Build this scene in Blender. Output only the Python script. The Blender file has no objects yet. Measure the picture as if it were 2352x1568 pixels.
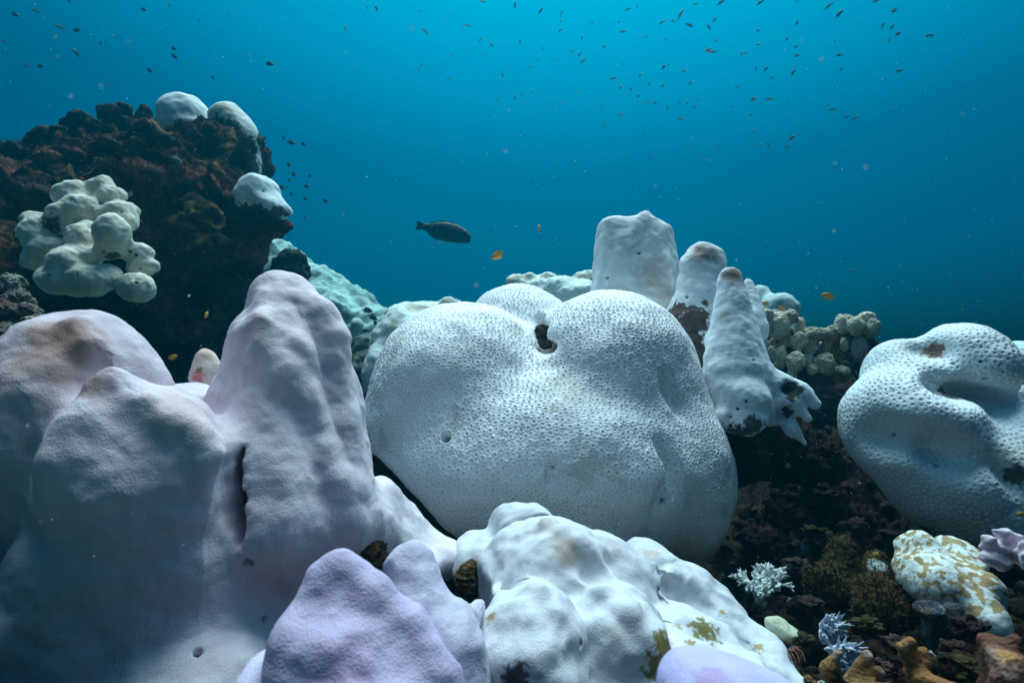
import bpy, math, random
import numpy as np
from mathutils import Vector, Matrix, kdtree

R = math.radians
S = bpy.context.scene
C = S.collection
rng = np.random.default_rng(7)
random.seed(7)

# ------------------------------------------------------------------ camera
LENS = 20.0
cam = bpy.data.cameras.new('camera')
cam.lens = LENS; cam.sensor_width = 36; cam.clip_start = 0.02; cam.clip_end = 500
cam.dof.use_dof = True; cam.dof.focus_distance = 1.45; cam.dof.aperture_fstop = 7.0
camo = bpy.data.objects.new('camera', cam); C.objects.link(camo)
camo.location = (0, 0, 0); camo.rotation_euler = (R(90), 0, 0)
S.camera = camo

# ------------------------------------------------------------------ world (daylight filtered by the water column)
SUN_ELEV, SUN_AZ = 66, 8          # azimuth clockwise from +Y
w = bpy.data.worlds.new('World'); S.world = w; w.use_nodes = True
nt = w.node_tree; nt.nodes.clear()
def N(t, typ, **kw):
    n = t.nodes.new(typ)
    for k, v in kw.items():
        if isinstance(v, (int, float, str, bool)) and hasattr(n, k): setattr(n, k, v)
        else: n.inputs[k].default_value = v
    return n
sky = N(nt, 'ShaderNodeTexSky', sky_type='NISHITA', sun_disc=False)
sky.sun_elevation = R(SUN_ELEV); sky.sun_rotation = R(SUN_AZ)
tc = N(nt, 'ShaderNodeTexCoord')
# light reaching a diver is brightest around the refracted sun and dims to deep blue away from it
dot = N(nt, 'ShaderNodeVectorMath', operation='DOT_PRODUCT')
_e, _a = R(SUN_ELEV + 6), R(SUN_AZ)
dot.inputs[1].default_value = (math.sin(_a) * math.cos(_e), math.cos(_a) * math.cos(_e), math.sin(_e))
nt.links.new(tc.outputs['Generated'], dot.inputs[0])
mr = N(nt, 'ShaderNodeMapRange'); mr.inputs[1].default_value = -1; mr.inputs[2].default_value = 1
nt.links.new(dot.outputs['Value'], mr.inputs[0])
rp = N(nt, 'ShaderNodeValToRGB')
WR = [(0.0, (0.012, 0.022, 0.028)), (0.48, (0.019, 0.031, 0.040)), (0.64, (0.003, 0.036, 0.090)), (0.78, (0.0, 0.21, 0.29)), (0.90, (0.0, 0.85, 0.86)), (1.0, (5.4, 3.0, 2.3))]
while len(rp.color_ramp.elements) < len(WR): rp.color_ramp.elements.new(0.5)
for e, (p, c) in zip(rp.color_ramp.elements, WR): e.position = p; e.color = (*c, 1)
nt.links.new(mr.outputs[0], rp.inputs[0])
mx = N(nt, 'ShaderNodeMix', data_type='RGBA', blend_type='MULTIPLY'); mx.inputs[0].default_value = 1
nt.links.new(sky.outputs[0], mx.inputs[6]); nt.links.new(rp.outputs[0], mx.inputs[7])
bg = N(nt, 'ShaderNodeBackground', Strength=0.10)
wo = N(nt, 'ShaderNodeOutputWorld')
nt.links.new(mx.outputs[2], bg.inputs[0]); nt.links.new(bg.outputs[0], wo.inputs[0])

# ------------------------------------------------------------------ sun, softened by the rippled surface
sun = bpy.data.lights.new('sun', 'SUN'); sun.energy = 5.0; sun.angle = R(48); sun.color = (1.0, 0.68, 0.70)
suno = bpy.data.objects.new('sun', sun); C.objects.link(suno)
e, a = R(SUN_ELEV), R(SUN_AZ)
sd = Vector((math.sin(a) * math.cos(e), math.cos(a) * math.cos(e), math.sin(e)))
suno.rotation_euler = sd.to_track_quat('Z', 'Y').to_euler(); suno.location = (0, 0, 6)
S.view_settings.view_transform = 'Standard'; S.view_settings.look = 'None'
S.view_settings.exposure = 0.8; S.view_settings.gamma = 1.0
S.cycles.use_denoising = True; S.cycles.volume_bounces = 1; S.cycles.max_bounces = 6

# ------------------------------------------------------------------ helpers
F = 2352 * LENS / 36.0
def P(x, y, d): return np.array([(x - 1176) / F * d, d, (784 - y) / F * d], np.float64)
_perm = np.random.default_rng(3).permutation(256).astype(np.int32); _perm = np.concatenate([_perm, _perm, _perm])
_g = np.random.default_rng(4).normal(size=(256, 3)).astype(np.float32); _g /= np.linalg.norm(_g, axis=1)[:, None]
def noise(p, s=1.0, o=0.0):
    p = np.asarray(p, np.float32) * s + np.float32(o) + 100.5
    i = np.floor(p).astype(np.int32); f = p - i; u = f * f * f * (f * (f * 6 - 15) + 10); i &= 255
    r = 0
    for dx in (0, 1):
        wx = u[:, 0] if dx else 1 - u[:, 0]
        for dy in (0, 1):
            wy = u[:, 1] if dy else 1 - u[:, 1]
            for dz in (0, 1):
                wz = u[:, 2] if dz else 1 - u[:, 2]
                h = _perm[_perm[_perm[(i[:, 0] + dx) & 255] + ((i[:, 1] + dy) & 255)] + ((i[:, 2] + dz) & 255)]
                g = _g[h]
                r = r + wx * wy * wz * (g[:, 0] * (f[:, 0] - dx) + g[:, 1] * (f[:, 1] - dy) + g[:, 2] * (f[:, 2] - dz))
    return r * 1.5
def fbm(p, s, octv=3, o=0.0, gain=0.5):
    r = 0; a = 1.0
    for k in range(octv): r = r + a * noise(p, s * 2.03 ** k, o + k * 17.3); a *= gain
    return r
def sm(x, a, b):
    t = np.clip((x - a) / (b - a), 0, 1); return t * t * (3 - 2 * t)

# --- solid shapes from blended blobs: 'e' ellipsoid, 'c' tapered limb ; radii in picture pixels at their own distance
def E(x, y, d, rx, ry, rd=None, rot=0):
    k = d / F; r = np.array([rx * k, rd if rd else (rx + ry) / 2 * k, ry * k])
    return ('e', P(x, y, d), r, R(rot))
def Cn(x1, y1, d1, r1, x2, y2, d2, r2): return ('c', P(x1, y1, d1), r1 * d1 / F, P(x2, y2, d2), r2 * d2 / F)
def prim(p, X):
    if p[0] == 'e':
        q = X - p[1].astype(np.float32)
        if p[3]:
            c, s = math.cos(p[3]), math.sin(p[3])
            q = np.stack([c * q[..., 0] + s * q[..., 2], q[..., 1], -s * q[..., 0] + c * q[..., 2]], -1)
        r = p[2].astype(np.float32)
        k0 = np.sqrt(((q / r) ** 2).sum(-1)); k1 = np.sqrt(((q / r ** 2) ** 2).sum(-1)) + 1e-6
        return k0 * (k0 - 1) / k1
    a = p[1].astype(np.float32); b = p[3].astype(np.float32); ab = b - a
    q = X - a; t = np.clip((q @ ab) / (ab @ ab + 1e-9), 0, 1)
    dist = np.sqrt(((q - t[..., None] * ab) ** 2).sum(-1))
    return dist - (p[2] + (p[4] - p[2]) * t).astype(np.float32)
def field(prims, X, k, carves=(), kc=0.012):
    d = None
    for p in prims:
        e = prim(p, X)
        if d is None: d = e
        else:
            h = np.maximum(k - np.abs(d - e), 0) / k
            d = np.minimum(d, e) - h * h * k * 0.25
    for p in carves:
        e = -prim(p, X); h = np.maximum(kc - np.abs(d - e), 0) / kc
        d = np.maximum(d, e) + h * h * kc * 0.25
    return d
def hitdepth(prims, k, x, y, d0=0.2, d1=5.0):
    ds = np.arange(d0, d1, 0.003, dtype=np.float32)
    X = np.stack([(x - 1176) / F * ds, ds, (784 - y) / F * ds], -1).astype(np.float32)
    f = field(prims, X, k); i = np.argmax(f < 0)
    return float(ds[i])
def ridge(prims, k, pts, r, inset=0.55):
    """a rib of growth laid along the surface through picture points"""
    q = []
    for x, y in pts:
        d = hitdepth(prims, k, x, y); rr = r * d / F
        if d < 0.25: continue
        q.append((x, y, d + rr * inset, r))
    return [Cn(*q[i], *q[i + 1]) for i in range(len(q) - 1)]
def surface_nets(fn, lo, hi, h):
    n = np.maximum(np.ceil((hi - lo) / h).astype(int) + 1, 4)
    ax = [lo[i] + h * np.arange(n[i]) for i in range(3)]
    V = np.empty(tuple(n), np.float32)
    for i0 in range(0, n[0], 16):
        g = np.stack(np.meshgrid(ax[0][i0:i0 + 16], ax[1], ax[2], indexing='ij'), -1).astype(np.float32)
        V[i0:i0 + 16] = fn(g)
    V[0] = V[-1] = 1; V[:, 0] = V[:, -1] = 1; V[:, :, 0] = V[:, :, -1] = 1
    I = V < 0
    cnt = np.zeros(tuple(n - 1), np.int8)
    for a in (0, 1):
        for b in (0, 1):
            for c in (0, 1): cnt += I[a:n[0] - 1 + a, b:n[1] - 1 + b, c:n[2] - 1 + c]
    act = (cnt > 0) & (cnt < 8)
    idx = -np.ones(act.shape, np.int64); ii = np.argwhere(act); idx[act] = np.arange(len(ii))
    cor = {}
    for a in (0, 1):
        for b in (0, 1):
            for c in (0, 1): cor[(a, b, c)] = V[ii[:, 0] + a, ii[:, 1] + b, ii[:, 2] + c]
    acc = np.zeros((len(ii), 3)); num = np.zeros(len(ii))
    for (a, b, c), va in cor.items():
        for axis in range(3):
            if (a, b, c)[axis]: continue
            o = [a, b, c]; o[axis] = 1; vb = cor[tuple(o)]
            m = (va < 0) != (vb < 0)
            t = np.where(m, va / np.where(m, va - vb, 1), 0)
            pos = np.tile(np.array([a, b, c], float), (len(ii), 1)); pos[:, axis] = t
            acc[m] += pos[m]; num[m] += 1
    verts = lo + h * (ii + acc / num[:, None])
    quads = []
    for axis in range(3):
        s0 = [slice(None)] * 3; s1 = [slice(None)] * 3
        s0[axis] = slice(0, -1); s1[axis] = slice(1, None)
        A, B = I[tuple(s0)], I[tuple(s1)]
        u, v = (axis + 1) % 3, (axis + 2) % 3
        e = np.argwhere(A != B)
        e = e[(e[:, u] > 0) & (e[:, v] > 0) & (e[:, u] < n[u] - 1) & (e[:, v] < n[v] - 1)]
        fl = A[e[:, 0], e[:, 1], e[:, 2]]
        du = np.zeros(3, int); du[u] = 1; dv = np.zeros(3, int); dv[v] = 1
        q = np.stack([idx[tuple((e - du - dv).T)], idx[tuple((e - dv).T)], idx[tuple(e.T)], idx[tuple((e - du).T)]], 1)
        q[~fl] = q[~fl][:, ::-1]
        quads.append(q)
    return verts, np.concatenate(quads)
def bounds(prims, pad):
    lo = np.full(3, 1e9); hi = -lo
    for p in prims:
        if p[0] == 'e': m = p[2].max() if p[3] else p[2]; L = [(p[1], m)]
        else: L = [(p[1], p[2]), (p[3], p[4])]
        for c, r in L: lo = np.minimum(lo, c - r); hi = np.maximum(hi, c + r)
    return lo - pad, hi + pad
def mesh_np(name, v, q):
    me = bpy.data.meshes.new(name); q = np.asarray(q)
    me.vertices.add(len(v)); me.vertices.foreach_set('co', np.asarray(v, np.float32).ravel())
    k = q.shape[1]
    me.loops.add(q.size); me.loops.foreach_set('vertex_index', q.ravel().astype(np.int32))
    me.polygons.add(len(q)); me.polygons.foreach_set('loop_start', np.arange(0, q.size, k, dtype=np.int32))
    me.polygons.foreach_set('use_smooth', np.ones(len(q), bool))
    me.update(calc_edges=True); return me
def get_v(me): a = np.empty(len(me.vertices) * 3, np.float32); me.vertices.foreach_get('co', a); return a.reshape(-1, 3)
def get_n(me): a = np.empty(len(me.vertices) * 3, np.float32); me.vertex_normals.foreach_get('vector', a); return a.reshape(-1, 3)
def set_v(me, v): me.vertices.foreach_set('co', np.asarray(v, np.float32).ravel()); me.update()
def set_col(me, c):
    at = me.color_attributes.new('col', 'FLOAT_COLOR', 'POINT')
    a = np.ones((len(me.vertices), 4), np.float32); a[:, :3] = c; at.data.foreach_set('color', a.ravel())
def subdiv(me, lv):
    o = bpy.data.objects.new('tmp', me); C.objects.link(o)
    m = o.modifiers.new('s', 'SUBSURF'); m.levels = lv; m.render_levels = lv
    dg = bpy.context.evaluated_depsgraph_get(); m2 = bpy.data.meshes.new_from_object(o.evaluated_get(dg))
    bpy.data.objects.remove(o); bpy.data.meshes.remove(me); return m2
def link(name, me, mat=None, parent=None):
    """one mesh object with its origin at the centre of its own base"""
    o = bpy.data.objects.new(name, me); C.objects.link(o)
    if mat: me.materials.clear(); me.materials.append(mat)
    v = get_v(me); c = np.array([(v[:, 0].min() + v[:, 0].max()) / 2, (v[:, 1].min() + v[:, 1].max()) / 2, v[:, 2].min()])
    set_v(me, v - c); me.name = name
    o.location = Vector(c)
    if parent:
        o.parent = parent; o.location = Vector(c) - parent.location
    return o
def tag(o, label, cat=None, group=None, kind=None):
    if label: o['label'] = label
    if cat: o['category'] = cat
    if group: o['group'] = group
    if kind: o['kind'] = kind
    return o
def front(v, x, y, rad=9):
    """point of the surface seen at picture position x, y"""
    px = 1176 + v[:, 0] / v[:, 1] * F; py = 784 - v[:, 2] / v[:, 1] * F
    d2 = (px - x) ** 2 + (py - y) ** 2; m = np.where((d2 < rad * rad) & (v[:, 1] > 0))[0]
    if len(m) == 0: return v[np.argmin(d2)]
    return v[m[np.argmin(v[m, 1])]]
def stain(v, col, spots, off=0.0):
    """pigment: (x, y, radius px, colour, strength, edge softness, raggedness)"""
    for i, (x, y, r, c, st, soft, rag) in enumerate(spots):
        p = front(v, x, y); rr = r * p[1] / F
        dd = np.linalg.norm(v - p, axis=1) / rr
        m = dd < 2.2
        if not m.any(): continue
        q = dd[m] + rag * fbm(v[m], 2.2 / rr, 3, off + i * 5)
        wgt = st * (1 - sm(q, 1 - soft, 1 + soft * 0.2))
        col[m] = col[m] * (1 - wgt[:, None]) + np.array(c, np.float32) * wgt[:, None]
    return col
def pits(v, n, col, spots, dark=(0.02, 0.013, 0.01)):
    """small bore holes: (x, y, radius px, depth m)"""
    v = v.copy()
    for x, y, r, dep in spots:
        p = front(v, x, y); rr = r * p[1] / F
        dd = np.linalg.norm(v - p, axis=1) / rr
        m = dd < 1.6
        wgt = 1 - sm(dd[m], 0.55, 1.3)
        nn = n[m].mean(0); nn /= np.linalg.norm(nn) + 1e-6
        v[m] -= nn * (wgt * dep)[:, None]
        cw = 1 - sm(dd[m], 0.5, 1.0)
        col[m] = col[m] * (1 - cw[:, None]) + np.array(dark, np.float32) * cw[:, None]
    return v, col

# ------------------------------------------------------------------ materials
def mat_surface(name, rough=0.7, var=0.12, vs=18.0, bumps=((90, 0.25, 0.004),), tint=None, spec=0.3, speck=None, sss=0.0):
    m = bpy.data.materials.new(name); m.use_nodes = True; t = m.node_tree; t.nodes.clear()
    out = N(t, 'ShaderNodeOutputMaterial'); b = N(t, 'ShaderNodeBsdfPrincipled'); t.links.new(b.outputs[0], out.inputs[0])
    at = N(t, 'ShaderNodeAttribute', attribute_name='col'); co = N(t, 'ShaderNodeTexCoord')
    n1 = N(t, 'ShaderNodeTexNoise', Scale=vs, Detail=5.0, Roughness=0.6); t.links.new(co.outputs['Object'], n1.inputs['Vector'])
    r1 = N(t, 'ShaderNodeMapRange'); r1.inputs[1].default_value = 0.3; r1.inputs[2].default_value = 0.7
    r1.inputs[3].default_value = 1 - var; r1.inputs[4].default_value = 1 + var
    t.links.new(n1.outputs[0], r1.inputs[0])
    mu = N(t, 'ShaderNodeMix', data_type='RGBA', blend_type='MULTIPLY'); mu.inputs[0].default_value = 1
    t.links.new(at.outputs['Color'], mu.inputs[6]); t.links.new(r1.outputs[0], mu.inputs[7])
    cur = mu.outputs[2]
    if tint:                              # second pigment in irregular patches
        n2 = N(t, 'ShaderNodeTexNoise', Scale=tint[1], Detail=4.0, Roughness=0.65); t.links.new(co.outputs['Object'], n2.inputs['Vector'])
        r2 = N(t, 'ShaderNodeMapRange'); r2.inputs[1].default_value = tint[2]; r2.inputs[2].default_value = tint[3]; r2.inputs[4].default_value = tint[4]
        t.links.new(n2.outputs[0], r2.inputs[0])
        m2 = N(t, 'ShaderNodeMix', data_type='RGBA'); m2.inputs[7].default_value = (*tint[0], 1)
        t.links.new(r2.outputs[0], m2.inputs[0]); t.links.new(cur, m2.inputs[6]); cur = m2.outputs[2]
    if speck:                             # grains of sediment
        vo = N(t, 'ShaderNodeTexVoronoi', Scale=speck[1]); t.links.new(co.outputs['Object'], vo.inputs['Vector'])
        r3 = N(t, 'ShaderNodeMapRange'); r3.inputs[1].default_value = speck[2]; r3.inputs[2].default_value = speck[2] * 0.6; r3.inputs[4].default_value = speck[3]
        t.links.new(vo.outputs['Distance'], r3.inputs[0])
        m3 = N(t, 'ShaderNodeMix', data_type='RGBA'); m3.inputs[7].default_value = (*speck[0], 1)
        t.links.new(r3.outputs[0], m3.inputs[0]); t.links.new(cur, m3.inputs[6]); cur = m3.outputs[2]
    t.links.new(cur, b.inputs['Base Color'])
    b.inputs['Roughness'].default_value = rough; b.inputs['Specular IOR Level'].default_value = spec
    prev = None
    for sc, st, dist in bumps:
        if sc < 0:
            nb = N(t, 'ShaderNodeTexVoronoi', Scale=-sc); o_ = nb.outputs['Distance']
        else:
            nb = N(t, 'ShaderNodeTexNoise', Scale=sc, Detail=4.0, Roughness=0.6); o_ = nb.outputs[0]
        t.links.new(co.outputs['Object'], nb.inputs['Vector'])
        bp = N(t, 'ShaderNodeBump', Strength=st, Distance=dist); t.links.new(o_, bp.inputs['Height'])
        if prev: t.links.new(prev.outputs[0], bp.inputs['Normal'])
        prev = bp
    if prev: t.links.new(prev.outputs[0], b.inputs['Normal'])
    return m
M = {}
M['porites'] = mat_surface('smooth_bleached_coral', 0.75, 0.07, 30, ((38, 0.14, 0.012), (300, 0.14, 0.003), (-380, 0.35, 0.0012)), speck=((0.35, 0.2, 0.2), 70, 0.09, 0.45))
M['mound'] = mat_surface('white_bleached_coral', 0.6, 0.05, 40, ((45, 0.14, 0.012), (300, 0.14, 0.003), (-450, 0.3, 0.001)), speck=((0.25, 0.18, 0.08), 38, 0.07, 0.7))
M['lobe'] = mat_surface('pale_lobed_coral', 0.8, 0.08, 25, ((60, 0.2, 0.01), (-260, 0.5, 0.004)))
M['brain'] = mat_surface('bleached_brain_coral', 0.65, 0.06, 14, ((300, 0.25, 0.002),), speck=((0.3, 0.25, 0.12), 30, 0.05, 0.7))
M['knob'] = mat_surface('porous_pale_coral', 0.8, 0.12, 30, ((-130, 0.9, 0.008), (300, 0.3, 0.002)), tint=((0.16, 0.09, 0.075), 11, 0.50, 0.68, 0.8))
M['rock'] = mat_surface('turf_covered_rock', 0.95, 0.55, 30, ((25, 0.7, 0.05), (110, 0.9, 0.02), (400, 0.6, 0.005)), tint=((0.055, 0.018, 0.02), 5, 0.45, 0.6, 0.8), spec=0.1, speck=((0.3, 0.3, 0.28), 26, 0.06, 0.5))
M['floor'] = mat_surface('dark_reef_ground', 0.95, 0.6, 25, ((20, 0.8, 0.05), (90, 0.9, 0.02)), tint=((0.03, 0.02, 0.01), 6, 0.5, 0.62, 0.9), spec=0.1, speck=((0.16, 0.14, 0.13), 30, 0.07, 0.5))
M['sand'] = mat_surface('pale_sand', 0.9, 0.2, 3, ((30, 0.5, 0.03),))
M['branch'] = mat_surface('branching_coral_skin', 0.75, 0.15, 60, ((250, 0.5, 0.003),))
M['fish'] = mat_surface('fish_skin', 0.65, 0.12, 60, ((300, 0.2, 0.001),), spec=0.5)
M['snow'] = mat_surface('drifting_specks', 0.9, 0.1, 5, ())
M['finger'] = mat_surface('pitted_branch_skin', 0.8, 0.4, 45, ((60, 0.5, 0.01), (240, 0.7, 0.004)), tint=((0.5, 0.36, 0.3), 30, 0.56, 0.7, 0.7), spec=0.2)
M['turf'] = mat_surface('turf_algae', 0.95, 0.35, 40, (), spec=0.05)

# ------------------------------------------------------------------ coral builder
def build(name, prims, k, h, base, mat, disp=(), carves=(), stains=(), holes=(), lv=0, parent=None, kc=0.012, warp=None, colfn=None, seed=0.0, ragcarve=False):
    lo, hi = bounds(prims, 3 * h + k * 0.3)
    cv = []
    for c in carves:
        if isinstance(c, tuple) and c[0] in ('e', 'c'): cv.append(c); continue
        x, y, rx, ry, rd, rot = c; d = hitdepth(prims, k, x, y); cv.append(E(x, y, d, rx, ry, rd, rot))
    wf = (lambda X: field(prims, X, k, cv, kc))
    v, q = surface_nets(wf, lo, hi, h)
    me = mesh_np(name, v, q)
    if lv: me = subdiv(me, lv)
    v = get_v(me); n = get_n(me)
    d = np.zeros(len(v), np.float32)
    for kind, sc, am in disp:
        if kind == 'f': d += am * fbm(v, sc, 3, seed)
        elif kind == 'r': d += am * (1 - 2 * np.abs(fbm(v, sc, 3, seed + 3)))      # ridges
        elif kind == 'w': d += am * (1 - 2.2 * np.abs(fbm(v * np.array([1, 1, 0.22], np.float32), sc, 2, seed + 2)))
        elif kind == 'b': d += am * (np.abs(noise(v, sc, seed + 9)) + 0.5 * np.abs(noise(v, sc * 2.1, seed + 4)) - 0.35)  # billows
        elif kind == 'v':                                                           # ridges that run up and down
            d += am * fbm(v * np.array([1, 1, 0.28], np.float32), sc, 2, seed + 6)
    v = v + n * d[:, None]; set_v(me, v); n = get_n(me)
    col = np.tile(np.array(base, np.float32), (len(v), 1))
    if colfn: col = colfn(v, n, col)
    col = stain(v, col, stains, seed)
    if holes: v, col = pits(v, n, col, holes); set_v(me, v)
    set_col(me, np.clip(col, 0, 1))
    return link(name, me, mat, parent)

def turf(o, n, L, cols, seed, up=0.0, box=None):
    """short filamentous algae rooted over a rock, one mesh that belongs to the rock"""
    me = o.data; v = get_v(me); nn = get_n(me); r_ = np.random.default_rng(seed)
    wgt = np.clip(nn[:, 2] + 0.75, 0.02, 2) * np.clip(.4 + fbm(v, 4, 2, seed), 0.05, 1)
    if box is not None: wgt = wgt * box(v)
    i = r_.choice(len(v), n, p=wgt / wgt.sum()); b_ = v[i]; d_ = nn[i] + r_.normal(size=(n, 3)) * 0.45 + np.array([0, 0, up]); d_ /= np.linalg.norm(d_, axis=1)[:, None]
    t_ = np.cross(d_, r_.normal(size=(n, 3))); t_ /= np.linalg.norm(t_, axis=1)[:, None]; l_ = L * r_.uniform(.4, 1.3, n)[:, None]
    q = np.stack([b_ - t_ * l_ * .16 - nn[i] * .003, b_ + t_ * l_ * .16 - nn[i] * .003, b_ + d_ * l_ * .6 + t_ * l_ * .14, b_ + d_ * l_ + t_ * l_ * .25], 1).reshape(-1, 3)
    m = mesh_np('turf', q, np.arange(n * 4).reshape(-1, 4)); ci = np.clip((sm(fbm(b_, 3, 3, seed + 2), -.3, .5) * len(cols) + r_.normal(size=n) * .5).astype(int), 0, len(cols) - 1)
    set_col(m, np.repeat(np.array(cols, np.float32)[ci] * r_.uniform(.6, 1.3, n)[:, None], 4, axis=0)); m.materials.append(M['turf'])
    c = bpy.data.objects.new('turf', m); C.objects.link(c); c.parent = o; c['kind'] = 'stuff'
    return c
def poisson(pts, r, seed=1):
    order = np.random.default_rng(seed).permutation(len(pts)); g = {}; out = []; r2 = r * r; inv = 1 / r
    P_ = pts[order].tolist()
    for p in P_:
        c = (int(p[0] * inv // 1), int(p[1] * inv // 1), int(p[2] * inv // 1)); ok = True
        for i in (-1, 0, 1):
            for j in (-1, 0, 1):
                for l in (-1, 0, 1):
                    for s in g.get((c[0] + i, c[1] + j, c[2] + l), ()):
                        if (s[0] - p[0]) ** 2 + (s[1] - p[1]) ** 2 + (s[2] - p[2]) ** 2 < r2: ok = False; break
                    if not ok: break
                if not ok: break
            if not ok: break
        if ok: g.setdefault(c, []).append(p); out.append(p)
    return out
def cells(v, seedpts, r, seed):
    """corallites: for every vertex, 0 in the middle of its cup .. 1 on the seam to the next cup"""
    sp = np.array(poisson(seedpts, r, seed)); sub = seedpts[:120000]; sl_ = sub.tolist()
    def tree(sp):
        kd = kdtree.KDTree(len(sp))
        for i, p in enumerate(sp.tolist()): kd.insert(p, i)
        kd.balance(); return kd
    for _ in range(3):                                    # even the spacing out
        f1 = tree(sp).find; ow = np.array([f1(p)[1] for p in sl_]); cnt = np.bincount(ow, minlength=len(sp)).astype(float)
        ok = cnt > 0
        for j in range(3): sp[ok, j] = np.bincount(ow, sub[:, j], len(sp))[ok] / cnt[ok]
    kd = tree(sp); u = np.empty(len(v), np.float32); fn = kd.find_n; idn = np.empty(len(v), np.int32)
    for i, p in enumerate(v.tolist()):
        a_, b_ = fn(p, 2); u[i] = 2 * a_[2] / (a_[2] + b_[2] + 1e-9); idn[i] = a_[1]
    return u, idn
def brain(name, prims, k, h, base, cell, amp, carves=(), stains=(), holes=(), seam=(0.36, 0.38, 0.30), lv=2, disp=(), seed=0.0, rim=0.62, ringlow=0.4, kc=0.03, cdark=0.5):
    lo, hi = bounds(prims, 3 * h + k * 0.3)
    cv = []
    for c in carves:
        if c[0] in ('e', 'c'): cv.append(c); continue
        x, y, rx, ry, rd, rot = c; d = hitdepth(prims, k, x, y); cv.append(E(x, y, d, rx, ry, rd, rot))
    v, q = surface_nets(lambda X: field(prims, X, k, cv, kc), lo, hi, h)
    me = mesh_np(name, v, q)
    v = get_v(me); n = get_n(me); d = np.zeros(len(v), np.float32)
    for kind, sc, am in disp: d += am * fbm(v, sc, 3, seed)
    set_v(me, v + n * d[:, None])
    me = subdiv(me, lv); v = get_v(me); n = get_n(me)
    u, idn = cells(v, v[rng.permutation(len(v))[:min(len(v), 160000)]], cell, int(seed) + 1)
    hgt = np.where(u < rim, sm(u, 0.1, rim), 1 - (1 - ringlow) * sm(u, rim + 0.08, 1.0))
    jit = np.random.default_rng(5).uniform(0.7, 1.2, idn.max() + 1)[idn] * np.clip(0.98 + 0.4 * fbm(v, 4, 2, seed + 21), .6, 1.25)
    v2 = v + n * (amp * (hgt * jit - 0.5))[:, None].astype(np.float32)
    col = np.tile(np.array(base, np.float32), (len(v), 1))
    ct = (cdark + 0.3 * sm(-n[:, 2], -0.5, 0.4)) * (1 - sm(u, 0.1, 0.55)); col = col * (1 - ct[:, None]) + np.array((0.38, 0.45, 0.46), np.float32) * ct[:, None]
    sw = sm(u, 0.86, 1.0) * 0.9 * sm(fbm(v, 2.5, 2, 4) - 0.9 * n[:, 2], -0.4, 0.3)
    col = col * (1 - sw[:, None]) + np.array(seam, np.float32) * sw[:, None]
    wp = sm(fbm(v, 7, 4, seed + 33), 0.42, 0.62)[:, None] * 0.35; col = col * (1 - wp) + np.array((0.42, 0.40, 0.30), np.float32) * wp
    col = stain(v, col, stains, seed)
    if holes: v2, col = pits(v2, n, col, holes)
    set_v(me, v2); set_col(me, np.clip(col, 0, 1))
    return link(name, me, M['brain'])

BROWN = (0.20, 0.11, 0.06); TAN = (0.42, 0.28, 0.17); DARK = (0.025, 0.012, 0.01); OLIVE = (0.17, 0.14, 0.02); OCHRE = (0.30, 0.20, 0.05); PINK = (0.50, 0.33, 0.30)

# ------------------------------------------------------------------ setting: seabed, reef ground, haze
def grid_mesh(name, xs, ys, fz):
    X, Y = np.meshgrid(xs, ys, indexing='ij'); p = np.stack([X.ravel(), Y.ravel(), 0 * X.ravel()], -1)
    z = fz(p); p[:, 2] = z; nx, ny = len(xs), len(ys)
    i = np.arange((nx - 1) * (ny - 1)); ix, iy = i // (ny - 1), i % (ny - 1); a_ = ix * ny + iy
    return mesh_np(name, p, np.stack([a_, a_ + ny, a_ + ny + 1, a_ + 1], 1)), p
xs = np.linspace(-7.3, 4.4, 110)
ys = np.concatenate([np.linspace(-2.8, 0, 12), np.linspace(0.3, 12, 90), np.linspace(12.5, 29.8, 40)])
me, p = grid_mesh('seabed', xs, ys, lambda p: -2.0 + 0.10 * fbm(p, 0.7, 3, 2))
set_col(me, np.array((0.42, 0.42, 0.36), np.float32)); tag(link('seabed', me, M['sand']), 'pale sandy seabed far below the reef', None, None, 'structure')

def reef_z(p):
    x, y = p[:, 0], p[:, 1]
    near = -0.62 - 0.10 * sm(y, 0.8, 1.6)
    right = sm(x, 0.5, 1.2)
    z = near + right * (0.14 + 0.24 * sm(y, 1.3, 2.1))
    z -= 1.5 * sm(y, 2.5 - 0.2 * right, 3.9)
    z -= 1.3 * sm(np.abs(x + 0.2), 2.8, 3.6)
    q = np.stack([x, y, z], -1)
    return z + 0.11 * fbm(q, 3.2, 4, 1) + 0.035 * (1 - 2 * np.abs(fbm(q, 11, 3, 5))) - 0.02
me, p = grid_mesh('reef_ground', np.linspace(-3.8, 3.6, 470), np.linspace(0.15, 4.1, 260), reef_z)
col = np.tile(np.array((0.018, 0.011, 0.009), np.float32), (len(p), 1))
c2 = sm(fbm(p, 4, 3, 8), 0.05, 0.4)[:, None]; col = col * (1 - c2) + np.array((0.03, 0.024, 0.01), np.float32) * c2
c3 = sm(fbm(p, 9, 3, 12), 0.35, 0.5)[:, None] * 0.7; col = col * (1 - c3) + np.array((0.05, 0.03, 0.024), np.float32) * c3
set_col(me, col); o = link('reef_ground', me, M['floor']); turf(o, 9000, .016, [(.04, .022, .016), (.05, .04, .015), (.08, .045, .035)], 7, .3, lambda v: ((v[:, 0] > .3) & (v[:, 1] < .35) & (v[:, 1] > -1.6)).astype(float)); tag(o, 'dark algae covered reef ground under the corals', None, None, 'structure')

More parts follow.
